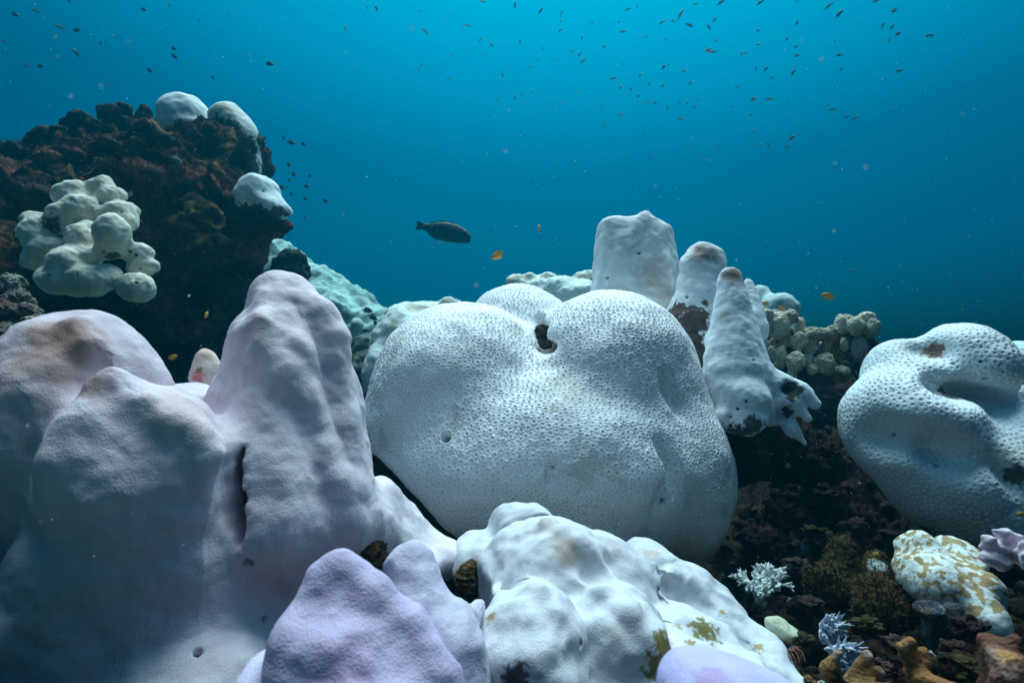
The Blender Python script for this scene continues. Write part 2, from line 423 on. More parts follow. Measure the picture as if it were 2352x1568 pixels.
HZ = ((-7.5, 4.6), (-3, 30), (-3.2, 4.2))
hv = [(x, y, z) for x in HZ[0] for y in HZ[1] for z in HZ[2]]
me = bpy.data.meshes.new('haze'); me.from_pydata(hv, [], [(0, 1, 3, 2), (4, 6, 7, 5), (0, 4, 5, 1), (2, 3, 7, 6), (0, 2, 6, 4), (1, 5, 7, 3)])
hm = bpy.data.materials.new('blue_water_haze'); hm.use_nodes = True; ht = hm.node_tree; ht.nodes.clear()
ho = N(ht, 'ShaderNodeOutputMaterial'); pv = N(ht, 'ShaderNodeVolumePrincipled')
pv.inputs['Color'].default_value = (0.0, 0.0640, 0.0900, 1); pv.inputs['Density'].default_value = 0.17; pv.inputs['Anisotropy'].default_value = 0.65
pv.inputs['Absorption Color'].default_value = (0.0, 0.517, 0.617, 1)
ht.links.new(pv.outputs[0], ho.inputs['Volume']); me.materials.append(hm)
hz = bpy.data.objects.new('haze', me); C.objects.link(hz); tag(hz, 'clear blue water fading to deep blue with distance', None, None, 'stuff')

# ------------------------------------------------------------------ the big brain coral in the middle
dome = [E(1062, 905, 1.66, 205, 212, 0.30), E(1392, 890, 1.68, 205, 222, 0.31), E(1250, 1050, 1.56, 375, 215, 0.33),
        E(1548, 1082, 1.62, 118, 206, 0.24, 6), E(1300, 1150, 1.55, 280, 140, 0.28), E(1192, 830, 2.02, 150, 178, 0.30), E(1000, 980, 1.62, 150, 140, 0.24)]
dcol = (0.88, 0.88, 0.90)
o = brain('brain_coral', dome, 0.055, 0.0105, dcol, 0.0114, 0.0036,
          carves=[Cn(1246, 738, 1.76, 20, 1254, 778, 1.58, 30), (1258, 796, 32, 22, 0.06, 0), E(912, 1193, 1.42, 230, 92, 0.4, -36), (1545, 1050, 34, 110, 0.014, 12), (1516, 1190, 34, 90, 0.014, 6), (1262, 1090, 5, 26, 0.02, 8), (1550, 900, 40, 60, 0.012, 10)],
          stains=[(1258, 802, 32, (.10, .06, .04), 0.95, 0.3, 0.2), (1480, 1255, 50, TAN, 0.5, 0.6, 0.4)],
          holes=[(1020, 996, 11, 0.035), (1262, 1075, 5, 0.015), (1524, 1145, 5, 0.02)], disp=(('f', 5, 0.012),), seed=1.0, kc=0.016)
tag(o, 'huge heart shaped white brain coral with a cleft on top, in the middle', 'coral')

# ------------------------------------------------------------------ right brain coral
rb = [E(2212, 852, 1.55, 92, 113, 0.15), E(2085, 872, 1.6, 85, 92, 0.15), E(2090, 985, 1.5, 132, 142, 0.19), E(2215, 1090, 1.46, 175, 135, 0.2),
      E(2335, 1050, 1.45, 95, 130, 0.18), E(2285, 900, 1.62, 40, 40, 0.10), E(2330, 1180, 1.4, 150, 80, 0.16)]
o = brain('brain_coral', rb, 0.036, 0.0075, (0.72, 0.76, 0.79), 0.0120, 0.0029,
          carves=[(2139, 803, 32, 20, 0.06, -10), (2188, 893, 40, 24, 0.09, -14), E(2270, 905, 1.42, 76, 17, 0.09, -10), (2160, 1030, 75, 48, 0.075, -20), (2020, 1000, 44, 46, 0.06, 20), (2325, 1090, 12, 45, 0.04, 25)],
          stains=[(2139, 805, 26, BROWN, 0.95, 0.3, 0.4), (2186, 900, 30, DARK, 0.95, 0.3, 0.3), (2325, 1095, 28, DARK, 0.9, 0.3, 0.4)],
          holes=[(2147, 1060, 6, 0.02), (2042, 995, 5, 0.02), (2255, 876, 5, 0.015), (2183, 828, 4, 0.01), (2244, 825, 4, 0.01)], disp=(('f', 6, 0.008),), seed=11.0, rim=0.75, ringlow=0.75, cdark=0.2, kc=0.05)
tag(o, 'pale blue white brain coral with deep dimples and round hollows, at the right edge', 'coral')

# ------------------------------------------------------------------ foreground left coral with two tall peaks
fl = [E(165, 985, 0.80, 196, 268, 0.12), Cn(150, 1000, 0.86, 160, 120, 1330, 0.94, 300), Cn(256, 874, 0.71, 36, 334, 1060, 0.735, 174), Cn(334, 1060, 0.735, 174, 350, 1420, 0.82, 300), E(420, 1050, 0.95, 130, 172, 0.10),
      Cn(655, 716, 0.96, 80, 665, 1200, 0.88, 150), Cn(598, 786, 0.88, 72, 618, 1200, 0.80, 104), E(545, 935, 0.91, 64, 118, 0.06), Cn(575, 800, .91, 50, 560, 1000, .88, 66), Cn(735, 775, 0.95, 52, 765, 1180, 0.90, 72), Cn(785, 880, 0.97, 32, 808, 1190, 0.92, 54),
      E(868, 1205, 0.98, 66, 95, 0.08), E(985, 1278, 1.0, 80, 50, 0.07), E(930, 1230, 1.0, 50, 60, .06), E(300, 1540, 0.88, 420, 300, 0.12), E(600, 1480, 0.88, 170, 230, 0.10), E(470, 1330, .86, 180, 200, .09), Cn(480, 1330, .77, 60, 500, 1600, .76, 130), E(430, 1610, .69, 170, 120, .07), E(20, 1440, .70, 110, 80, .07)]
rg = []
for pts, r in [([(656, 733), (671, 812), (700, 930), (735, 1040), (765, 1110), (780, 1180)], 13), ([(725, 725), (765, 812), (792, 960), (803, 1120)], 12), ([(606, 735), (600, 800), (640, 860), (668, 900)], 13),
               ([(250, 850), (320, 915), (390, 965), (440, 1010), (480, 1070)], 14), ([(222, 890), (190, 970), (150, 1050), (105, 1150)], 16), ([(170, 745), (215, 790), (260, 815)], 14), ([(700, 690), (735, 720), (768, 770)], 12), ([(640, 655), (615, 700), (604, 740)], 10)]:
    rg += ridge(fl, 0.04, pts, r)
o = build('peaked_coral', fl + rg, 0.034, 0.0055, (0.67, 0.59, 0.645), M['porites'], disp=(('w', 6, 0.008), ('v', 9, 0.010), ('f', 8, 0.006), ('f', 17, 0.004), ('f', 40, 0.0007)), lv=1,
          carves=[(520, 1090, 15, 56, 0.16, -8), (531, 1135, 17, 60, 0.16, -8), (541, 1180, 18, 50, 0.16, -8), (550, 1222, 18, 40, 0.16, -4)], kc=0.003,
          stains=[(150, 760, 90, (0.26, 0.13, 0.09), 0.85, 0.9, 0.3), (120, 810, 130, (0.34, 0.20, 0.16), 0.7, 0.9, 0.3), (215, 870, 60, (0.28, 0.15, 0.12), 0.7, 0.9, 0.3), (600, 740, 50, (0.48, 0.36, 0.3), 0.4, 0.9, 0.3),
                  (440, 930, 110, (0.5, 0.36, 0.33), 0.5, 0.9, 0.2), (80, 1420, 80, (0.56, 0.4, 0.4), 0.5, 0.9, 0.3)],
          holes=[(577, 1300, 10, 0.03), (616, 1424, 8, 0.01), (463, 1497, 8, 0.02)], seed=2.0,
          colfn=lambda v, n, c: c * (1 - (w_ := sm(-v[:, 0] + .05 * fbm(v, 5, 3, 4), 0.33, 0.60)[:, None])) + np.array((0.53, 0.46, 0.52), np.float32) * w_)  # left side darkened in the colour, standing in for light fall-off
tag(o, 'large lavender grey coral with two tall rounded peaks, filling the lower left', 'coral')

# ------------------------------------------------------------------ purple boulders in front
pb = [Cn(785, 1340, 0.56, 58, 830, 1650, 0.52, 225), Cn(800, 1350, 0.56, 44, 1000, 1560, 0.53, 60), E(700, 1510, 0.54, 72, 95, 0.05)]
o = build('boulder_coral', pb + ridge(pb, .03, [(790, 1290), (850, 1340), (940, 1430), (1010, 1530)], 14) + ridge(pb, .03, [(730, 1330), (670, 1400), (650, 1470)], 12) + ridge(pb, .03, [(690, 1460), (760, 1490), (830, 1480)], 14), 0.03, 0.005, (0.44, 0.385, 0.555), M['porites'],
          disp=(('f', 12, 0.009), ('f', 30, 0.0015)), lv=1, seed=3.0, stains=[(800, 1560, 120, (0.46, 0.33, 0.52), 0.6, 0.9, 0.3)])
tag(o, 'pale purple pointed boulder coral at the bottom, in front of the two peaks', 'coral')
o = build('boulder_coral', [E(612, 1575, 0.53, 55, 75, 0.05), E(640, 1620, 0.53, 60, 60, 0.05)], 0.04, 0.005, (0.48, 0.45, 0.60), M['porites'], disp=(('f', 14, 0.006),), lv=1, seed=3.5)
tag(o, 'small lavender coral lump tucked left of the purple boulder at the bottom edge', 'coral')
o = build('boulder_coral', [Cn(940, 1306, 0.68, 60, 985, 1600, 0.62, 132), E(1060, 1500, 0.64, 45, 110, 0.05), E(1100, 1400, 0.70, 24, 30, 0.02)], 0.03, 0.005, (0.48, 0.45, 0.57), M['porites'],
          disp=(('f', 12, 0.008), ('f', 30, 0.002)), lv=1, seed=4.0)
tag(o, 'rounded lilac white boulder coral between the purple boulder and the white mound', 'coral')
o = build('boulder_coral', [E(1620, 1598, 0.42, 110, 90, 0.05, -8), E(1760, 1660, 0.42, 120, 90, 0.05)], 0.04, 0.004, (0.42, 0.40, 0.66), M['porites'], disp=(('f', 14, 0.004),), lv=1, seed=5.0, stains=[(1640, 1560, 60, (0.34, 0.24, 0.42), 0.7, 0.6, 0.4)])
tag(o, 'violet coral hump cut by the bottom edge, right of the centre', 'coral')

# ------------------------------------------------------------------ white lumpy mound in front of the brain coral
md = [E(1195, 1256, 1.02, 80, 90, 0.07), E(1110, 1290, 1.0, 70, 70, 0.06), E(1262, 1345, 0.88, 160, 140, 0.12), E(1395, 1360, 0.92, 120, 118, 0.1), E(1222, 1478, 0.70, 108, 118, 0.09), E(1405, 1480, 0.76, 125, 135, 0.1),
      E(1470, 1340, 1.02, 90, 78, 0.09), E(1560, 1385, 1.02, 100, 85, 0.09), E(1620, 1450, 0.98, 110, 90, 0.1), E(1710, 1535, 0.92, 100, 95, 0.1), E(1560, 1520, 0.84, 150, 120, 0.1), E(1450, 1640, 0.72, 360, 150, 0.12), E(1770, 1620, 0.86, 90, 90, .1), E(1500, 1460, .88, 60, 110, .07, 20)]
mr_ = ridge(md, .02, [(1200, 1230), (1260, 1215), (1330, 1260), (1400, 1320), (1450, 1400)], 12) + ridge(md, .02, [(1330, 1330), (1390, 1370), (1440, 1420), (1500, 1500)], 14) + ridge(md, .02, [(1180, 1400), (1230, 1365), (1280, 1410), (1300, 1480)], 10) + ridge(md, .02, [(1480, 1290), (1560, 1330), (1640, 1400), (1720, 1480), (1790, 1560)], 12) + ridge(md, .02, [(1120, 1290), (1130, 1340), (1150, 1380)], 10)
o = build('lumpy_coral', md + mr_, 0.016, 0.0060, (0.57, 0.575, 0.61), M['mound'], disp=(('r', 5, 0.010), ('f', 8, 0.014), ('f', 14, 0.006), ('f', 22, 0.0025)), lv=1, seed=6.0,
          carves=[(1343, 1478, 8, 16, 0.03, 0), (1520, 1362, 28, 7, 0.03, -12)],
          stains=[(1310, 1258, 50, TAN, 0.55, 0.8, 0.4), (1250, 1205, 45, TAN, 0.35, 0.9, 0.4), (1410, 1248, 40, TAN, 0.3, 0.9, 0.4), (1490, 1262, 26, OCHRE, 0.5, 0.7, 0.4), (1420, 1450, 36, TAN, 0.25, 0.9, 0.3),
                  (1530, 1478, 34, OLIVE, 0.95, 0.15, 0.8), (1540, 1500, 40, OLIVE, 0.95, 0.15, 0.6), (1515, 1530, 36, OLIVE, 0.95, 0.15, 0.7), (1590, 1470, 12, OCHRE, 0.95, 0.15, 0.9), (1655, 1400, 9, OCHRE, 0.9, 0.15, 0.9), (1560, 1430, 10, OCHRE, 0.9, 0.15, 0.9), (1740, 1480, 12, OCHRE, 0.9, 0.15, 1.0), (1620, 1440, 30, OLIVE, 0.95, 0.12, 0.9), (1640, 1472, 16, OLIVE, 0.95, 0.12, 0.9), (1520, 1360, 26, DARK, 0.9, 0.3, 0.6),
                  (1690, 1530, 30, OCHRE, 0.8, 0.1, 1.2), (1122, 1410, 14, OCHRE, 0.9, 0.2, 0.9), (1180, 1550, 34, DARK, 0.9, 0.2, 0.6), (1606, 1500, 14, OCHRE, 0.9, 0.1, 1.2), (1100, 1195, 8, OCHRE, 0.9, 0.2, 0.6)],
          holes=[(1343, 1478, 6, 0.02)])
tag(o, 'bright white lumpy coral mound with olive algae patches, in front of the brain coral', 'coral')

# ------------------------------------------------------------------ upright columns behind, right of the centre
cl = [Cn(1416, 535, 2.1, 36, 1425, 720, 2.05, 70), Cn(1500, 540, 2.1, 36, 1496, 720, 2.05, 72), Cn(1481, 500, 2.1, 12, 1476, 600, 2.08, 40), Cn(1396, 526, 2.1, 20, 1378, 700, 2.04, 26), Cn(1528, 535, 2.12, 18, 1548, 690, 2.08, 26), E(1460, 800, 2.0, 90, 120, .15), E(1452, 536, 2.11, 44, 36, .06)]
cl += ridge(cl, .03, [(1398, 515), (1390, 590), (1376, 660)], 8) + ridge(cl, .03, [(1480, 500), (1505, 550), (1530, 600), (1540, 660)], 9) + ridge(cl, .03, [(1472, 512), (1440, 545), (1410, 560)], 9) + ridge(cl, .03, [(1420, 580), (1404, 640), (1392, 690)], 8)
o = build('column_coral', cl,
          0.028, 0.009, (0.70, 0.73, 0.76), M['porites'], disp=(('v', 8, 0.008), ('f', 12, 0.005), ('f', 30, 0.0025)), lv=1, seed=7.0,
          stains=[(1500, 620, 60, (0.5, 0.32, 0.2), 0.55, 0.9, 0.4), (1530, 680, 50, (0.45, 0.26, 0.15), 0.5, 0.9, 0.4), (1440, 690, 70, (0.55, 0.42, 0.32), 0.35, 0.9, 0.3)], holes=[(1463, 573, 4, 0.01), (1388, 632, 4, 0.01)])
tag(o, 'tall flat topped white coral column with a small knob, behind the brain coral', 'coral')
o = build('cone_coral', [Cn(1612, 590, 1.9, 34, 1570, 830, 1.82, 72), Cn(1640, 594, 1.92, 22, 1640, 780, 1.86, 60), E(1590, 600, 1.87, 24, 10, .03)], 0.05, 0.009, (0.72, 0.75, 0.78), M['porites'], disp=(('f', 11, 0.007), ('f', 40, 0.002)), lv=1, seed=8.0,
          stains=[(1605, 572, 40, BROWN, 0.8, 0.8, 0.3), (1648, 580, 24, BROWN, 0.7, 0.8, 0.3), (1560, 760, 50, (0.06, 0.025, 0.018), 0.95, 0.12, 0.6), (1590, 730, 36, (0.06, 0.025, 0.018), 0.95, 0.12, 0.6), (1545, 710, 26, (0.07, 0.03, 0.02), 0.95, 0.12, 0.6), (1600, 800, 40, (0.04, 0.02, 0.015), 0.95, 0.12, 0.6), (1625, 690, 10, DARK, .9, .2, .5)],
          holes=[(1572, 676, 4, 0.008)])
tag(o, 'white cone coral with a folded brown tip and dark algae on its left flank', 'coral')
o = build('cone_coral', [Cn(1677, 640, 1.68, 27, 1690, 850, 1.62, 76), Cn(1718, 650, 1.80, 13, 1735, 760, 1.74, 30), E(1705, 920, 1.56, 62, 62, 0.08), E(1712, 965, 1.52, 48, 36, .05), Cn(1755, 885, 1.6, 46, 1830, 900, 1.57, 28), Cn(1838, 898, 1.56, 20, 1872, 926, 1.54, 12), Cn(1826, 925, 1.55, 17, 1856, 962, 1.53, 8),
          Cn(1785, 930, 1.57, 26, 1818, 982, 1.55, 16), Cn(1818, 982, 1.55, 13, 1849, 1018, 1.53, 7), E(1765, 950, 1.57, 24, 32, .03), E(1738, 950, 1.56, 26, 34, .04), Cn(1660, 960, 1.52, 22, 1690, 990, 1.5, 12), E(1660, 900, 1.6, 40, 80, .08)],
          0.018, 0.0065, (0.70, 0.75, 0.79), M['porites'], disp=(('f', 10, 0.005), ('f', 25, 0.003)), lv=1, seed=9.0, carves=[(1812, 890, 16, 14, 0.03, 0), (1800, 950, 12, 18, .03, 0)],
          stains=[(1677, 622, 34, (0.22, 0.12, 0.06), 0.85, 0.7, 0.2), (1718, 648, 20, (0.3, 0.17, 0.1), 0.8, 0.7, 0.2), (1812, 892, 25, (0.05, 0.045, 0.012), 0.97, 0.15, 0.5), (1800, 950, 16, DARK, .95, .2, .5), (1742, 985, 26, DARK, 0.9, 0.2, 0.6), (1690, 1005, 24, DARK, 0.95, 0.15, 0.6), (1655, 720, 16, OCHRE, .4, .6, .5)],
          holes=[(1686, 936, 4, .008), (1707, 922, 4, .008), (1672, 950, 4, .008), (1735, 820, 3, .006)])
tag(o, 'tall white cone coral with a single brown tip and knobbly drooping foot', 'coral')

# ------------------------------------------------------------------ knobbly coral (branch parts), right of the cones
root = bpy.data.objects.new('knobbly_coral', None); C.objects.link(root); root.location = Vector(P(1880, 1010, 2.2))
tag(root, 'clump of short porous pale knobs on a brown base, between cone and right brain coral', 'coral')
build('base', [E(1860, 875, 2.30, 120, 88, .13), E(1960, 830, 2.32, 50, 80, .09), E(1900, 945, 2.22, 120, 84, .14), E(1800, 850, 2.36, 70, 90, .1), E(1940, 790, 2.26, 40, 22, .05)], 0.06, 0.012, (0.08, 0.05, 0.04), M['rock'],
      disp=(('f', 12, 0.02), ('r', 30, 0.008)), lv=1, seed=10.0, parent=root, stains=[(1900, 800, 50, OCHRE, 0.8, 0.4, 0.8), (1940, 800, 40, OCHRE, 0.8, 0.4, 0.8)])
def blob_mesh(name, c, rx, ry, rd, sd, am=0.12, base=(.6, .6, .5), sub=4, colfn=None):
    import bmesh
    bm = bmesh.new(); bmesh.ops.create_icosphere(bm, subdivisions=sub, radius=1.0); me = bpy.data.meshes.new(name); bm.to_mesh(me); bm.free()
    v = get_v(me); v = v * (1 + am * fbm(v, 1.3, 3, sd))[:, None]; v[:, 2] = np.sign(v[:, 2]) * np.abs(v[:, 2]) ** 0.85
    v = v * np.array([rx, rd, ry], np.float32) + np.array(c, np.float32); set_v(me, v)
    me.polygons.foreach_set('use_smooth', np.ones(len(me.polygons), bool))
    col = np.tile(np.array(base, np.float32), (len(v), 1))
    if colfn: col = colfn(v, get_n(me), col)
    set_col(me, col); return me
KN = [(280, 665, 52, 60), (400, 760, 95, 125), (590, 765, 48, 75), (275, 790, 50, 100), (500, 680, 62, 65), (355, 650, 40, 40), (760, 845, 90, 55), (600, 915, 75, 85), (700, 955, 68, 80), (325, 1040, 42, 70), (425, 1070, 48, 90), (370, 1140, 60, 50), (555, 1110, 65, 85), (675, 1105, 55, 60), (790, 1040, 50, 45),
      (835, 1130, 92, 95), (980, 1200, 75, 60), (1010, 1270, 80, 75), (905, 815, 45, 40), (995, 760, 62, 80), (1055, 715, 48, 45), (1130, 770, 66, 68), (1235, 695, 66, 52), (1175, 690, 30, 30), (1298, 775, 64, 68), (1240, 850, 52, 50), (1150, 985, 72, 105), (720, 1185, 38, 45), (835, 1320, 58, 60), (740, 1345, 40, 40), (905, 1390, 45, 50), (630, 1315, 52, 75), (1080, 1215, 48, 42), (520, 1230, 42, 55)]
rk = random.Random(9); KN += [(rk.uniform(300, 1230), rk.uniform(900, 1420), rk.uniform(32, 52), rk.uniform(36, 60)) for _ in range(26)]
for i, (X, Y, rx, ry) in enumerate(KN):
    d = 2.16 + 0.05 * ((Y < 900) and 1 or 0) + 0.03 * (i % 3) + (.05 if i > 33 else 0); k = d / F * 0.24
    me = blob_mesh('branch', P(1693.4 + X * .24, 564.5 + Y * .24, d), rx * k * (vr := rk.uniform(.95, 1.35)), ry * k * rk.uniform(1.0, 1.4), rx * k * vr, i * 3.1, 0.22, np.array((0.68, 0.58, 0.45)) * rk.uniform(.6, 1.05))
    link('branch', me, M['knob'], root)

# ------------------------------------------------------------------ the dark bommie on the left with corals on it
bo = [E(330, 600, 3.25, 235, 210, 0.5), E(358, 425, 2.80, 100, 105, 0.24), E(330, 390, 2.85, 60, 60, .16), E(420, 450, 2.8, 52, 70, .15), E(490, 385, 3.05, 68, 90, 0.2), E(560, 365, 3.2, 40, 60, .16), E(590, 507, 2.95, 66, 28, 0.16), E(520, 470, 3.0, 60, 64, .2),
      E(60, 560, 3.1, 170, 150, 0.4), E(110, 410, 3.3, 75, 55, 0.2), E(60, 470, 3.0, 80, 60, .2), E(200, 400, 3.2, 90, 65, .2), E(160, 470, 2.95, 80, 60, .2), E(40, 600, 2.6, 90, 60, .2), E(215, 385, 3.4, 105, 50, .25), E(300, 360, 3.35, 90, 45, .25),
      E(480, 560, 2.8, 52, 36, 0.16, -30), E(450, 520, 2.75, 50, 60, .14), E(540, 560, 3.0, 40, 46, .16), E(430, 760, 3.5, 140, 230, .36), E(150, 720, 3.3, 260, 140, 0.36), E(170, 900, 3.3, 330, 190, .45), E(400, 520, 2.8, 50, 60, .16), E(420, 350, 3.3, 90, 36, .2)]
def turf_lit_tops(v, n, col):
    a_ = sm(fbm(v, 3, 3, 2), -0.1, 0.35)[:, None]; col = col * (1 - a_) + np.array((0.36, 0.12, 0.08), np.float32) * a_
    b_ = (sm(fbm(v, 5, 3, 7), 0.15, 0.45) * sm(n[:, 2], -0.1, 0.6))[:, None] * 0.8; col = col * (1 - b_) + np.array((0.34, 0.23, 0.08), np.float32) * b_  # upward faces get a lighter turf colour, painting top light into the rock
    return col
o = build('reef_outcrop', bo, 0.035, 0.020, (0.09, 0.052, 0.038), M['rock'], disp=(('f', 4, 0.05), ('r', 5, 0.055), ('f', 15, 0.024), ('r', 40, 0.010)), lv=1, colfn=turf_lit_tops, seed=12.0,
          stains=[(410, 360, 16, (.6, .6, .62), .9, .2, .5), (495, 345, 34, (.14, .11, .03), .8, .4, .6), (210, 440, 14, (.5, .45, .42), .9, .2, .9), (160, 395, 36, (.2, .13, .04), .7, .4, .8), (400, 490, 12, (.4, .3, .15), .7, .3, .9)])
turf(o, 14000, .026, [(.10, .04, .03), (.16, .06, .045), (.09, .055, .03), (.18, .13, .04)], 3)
tag(o, 'tall dark maroon brown rock outcrop overgrown with turf, on the left', 'rock')
o = build('dome_coral', [E(424, 270, 3.1, 56, 52, 0.14), E(430, 300, 3.08, 55, 30, 0.13)], 0.05, 0.012, (0.74, 0.78, 0.8), M['porites'], disp=(('f', 8, 0.012),), lv=1, seed=13.0)
tag(o, 'round white dome coral on the crest of the dark outcrop', 'coral')
o = build('dome_coral', [E(522, 275, 3.1, 34, 38, 0.12), E(545, 300, 3.1, 38, 50, 0.13, 25), E(572, 345, 3.12, 20, 60, 0.1, 20)], 0.05, 0.012, (0.66, 0.66, 0.62), M['porites'], disp=(('f', 8, 0.010),), lv=1, seed=14.0,
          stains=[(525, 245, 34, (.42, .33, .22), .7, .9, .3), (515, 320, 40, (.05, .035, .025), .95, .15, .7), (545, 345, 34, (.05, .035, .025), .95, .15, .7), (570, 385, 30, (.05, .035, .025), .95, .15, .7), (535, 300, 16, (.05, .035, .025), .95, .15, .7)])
tag(o, 'tan topped dome coral leaning right with dark patchy underside, on the outcrop crest', 'coral')
o = build('cap_coral', [E(592, 448, 2.9, 48, 48, 0.13), E(620, 470, 2.88, 44, 22, 0.12, -35), E(572, 462, 2.88, 32, 30, .1), Cn(630, 468, 2.88, 18, 668, 490, 2.88, 6)], 0.04, 0.012, (0.74, 0.78, 0.8), M['porites'], disp=(('f', 9, 0.009),), lv=1, seed=15.0,
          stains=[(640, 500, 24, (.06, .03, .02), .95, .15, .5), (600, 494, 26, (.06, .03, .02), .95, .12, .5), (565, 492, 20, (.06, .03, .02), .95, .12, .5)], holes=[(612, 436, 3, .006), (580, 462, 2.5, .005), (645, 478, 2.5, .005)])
tag(o, 'snow white cap coral on the overhanging ledge of the dark outcrop', 'coral')
o = build('cap_coral', [E(545, 455, 2.95, 12, 14, .05), E(528, 450, 2.96, 14, 12, .05)], 0.03, 0.008, (0.6, 0.64, 0.64), M['porites'], disp=(('f', 14, 0.006),), lv=1, seed=15.5)
tag(o, 'tiny pale coral lumps beside the white cap on the ledge', 'coral')
LB = [(410, 640, 105, 95, 2.42), (440, 700, 100, 85, 2.36), (560, 580, 62, 60, 2.44), (610, 625, 72, 55, 2.42), (540, 620, 50, 60, 2.44), (660, 710, 85, 60, 2.38), (700, 760, 60, 50, 2.36), (322, 735, 62, 70, 2.32), (360, 790, 50, 45, 2.32), (195, 755, 75, 45, 2.36), (190, 830, 78, 92, 2.3), (260, 910, 100, 70, 2.3), (165, 970, 50, 55, 2.28),
      (440, 860, 72, 88, 2.26), (612, 820, 93, 98, 2.22), (600, 920, 70, 50, 2.24), (490, 790, 40, 28, 2.3), (350, 980, 88, 76, 2.18), (320, 1080, 100, 80, 2.18), (480, 1090, 140, 85, 2.2), (580, 1060, 70, 60, 2.22), (750, 940, 75, 55, 2.3), (770, 1020, 65, 48, 2.3), (842, 1012, 26, 30, 2.3), (748, 1120, 92, 78, 2.22), (440, 960, 100, 60, 2.24), (560, 720, 30, 25, 2.34)]
o = build('lobed_coral', [E(X * .42, 188 + Y * .42, d, a_ * .43, b_ * .43) for X, Y, a_, b_, d in LB], 0.028, 0.008, (0.80, 0.71, 0.59), M['lobe'], disp=(('f', 12, 0.010), ('f', 26, .0035)), lv=1, seed=16.0,
          stains=[(562 * .42, 188 + 540 * .42, 14, (.5, .42, .22), .6, .8, .3), (625 * .42, 188 + 975 * .42, 18, (.05, .02, .02), .9, .3, .5), (300 * .42, 188 + 790 * .42, 22, (.05, .02, .02), .9, .3, .5)],
          holes=[(305, 573, 4, .01), (320, 583, 4, .01), (331, 618, 3, .01), (322, 649, 4, .01), (117, 627, 3, .008), (172, 626, 3, .008), (285, 480, 3, .008)])
tag(o, 'cream coral of many smooth rounded lobes clinging to the dark outcrop', 'coral')
# brown overgrown knobs along the crest
root = bpy.data.objects.new('knobbly_coral', None); C.objects.link(root); root.location = Vector(P(260, 330, 3.2))
tag(root, 'row of dark brown algae covered knobs along the outcrop crest', 'coral')
for i, (x, y, rx, ry) in enumerate([(185, 285, 25, 30), (160, 290, 18, 22), (240, 260, 17, 20), (258, 268, 22, 26), (278, 254, 22, 18), (295, 272, 14, 14), (222, 300, 24, 26), (285, 290, 26, 22), (332, 270, 18, 28), (318, 292, 14, 18), (345, 290, 14, 22), (300, 310, 34, 26), (250, 315, 30, 26), (110, 320, 34, 28), (85, 330, 22, 24), (140, 312, 26, 22), (50, 372, 24, 20), (20, 395, 24, 20)]):
    d = 3.15 + .05 * (i % 3); k = d / F
    cf = (lambda v, n, c: c * (1 - .6 * sm(n[:, 2], .2, .9))[:, None] + np.array((.12, .095, .03), np.float32) * (.6 * sm(n[:, 2], .2, .9))[:, None])
    me = blob_mesh('knob', P(x, y, d), rx * k, ry * k, rx * k, i * 2.7, .3, (.05, .032, .026), 4, cf); link('knob', me, M['rock'], root)

# ------------------------------------------------------------------ far reef slope and rocks beyond
sl = [E(560, 640, 6.4, 90, 130, .9), E(630, 640, 6.0, 80, 90, .8), E(700, 700, 5.8, 90, 80, .8), E(780, 740, 5.6, 80, 70, .7), E(850, 800, 5.4, 90, 75, .6), E(600, 850, 6, 300, 150, 1.2), E(930, 860, 5.4, 120, 80, .6)]
o = build('reef_slope', sl, 0.25, 0.05, (0.62, 0.66, 0.6), M['sand'], disp=(('f', 1.8, 0.10), ('r', 4, 0.05)), lv=1, seed=17.0,
          colfn=lambda v, n, c: c * (0.5 + 0.5 * sm(fbm(v, 1.7, 3, 3) + .5 * n[:, 2], -.1, .5))[:, None])
tag(o, 'far reef slope of pale rubble falling away to the right', None, None, 'structure')
o = build('reef_boulder', [E(672, 615, 3.6, 36, 40, .12), E(655, 640, 3.6, 34, 30, .12)], 0.05, 0.016, (0.07, 0.06, 0.05), M['rock'], disp=(('f', 8, 0.03), ('r', 18, .012)), lv=1, seed=18.0)
tag(o, 'dark rough boulder behind the lavender peaks', 'rock')
o = build('rubble_coral', [E(820, 745, 4.0, 16, 16, .06), E(812, 765, 4.0, 14, 14, .06)], 0.04, 0.014, (0.6, 0.62, 0.55), M['lobe'], disp=(('f', 12, 0.012),), lv=1, seed=19.0)
tag(o, 'small pale coral head on the far slope, right of the lavender peaks', 'coral')
o = build('rubble_coral', [E(838, 800, 3.6, 40, 34, .12), E(862, 770, 3.8, 20, 16, .06), E(845, 850, 3.2, 46, 50, .12), E(880, 800, 3.5, 24, 24, .08)], 0.05, 0.016, (0.3, 0.32, 0.26), M['rock'], disp=(('f', 9, 0.03),), lv=1, seed=19.6)
tag(o, 'brown and grey rubble heap between the lavender peaks and the brain coral', 'rubble')
o = build('lumpy_coral', [E(900, 790, 2.5, 46, 90, .12, -20), E(940, 730, 2.6, 42, 34, .12), E(915, 735, 2.6, 30, 36, .1), E(1035, 705, 2.7, 30, 28, .08), E(985, 720, 2.7, 60, 28, .1), E(868, 850, 2.4, 36, 60, .1, -15), E(960, 780, 2.5, 80, 60, .15)], 0.04, 0.012, (0.68, 0.72, 0.70), M['mound'],
          disp=(('f', 9, 0.014),), lv=1, seed=20.0, stains=[(1035, 690, 26, OCHRE, .5, .5, .8), (960, 702, 34, OCHRE, .6, .4, 1.0), (990, 705, 20, OCHRE, .5, .4, 1.0), (900, 740, 20, OCHRE, .4, .5, .8)])
tag(o, 'ochre spotted white coral ridge showing behind the left of the brain coral', 'coral')
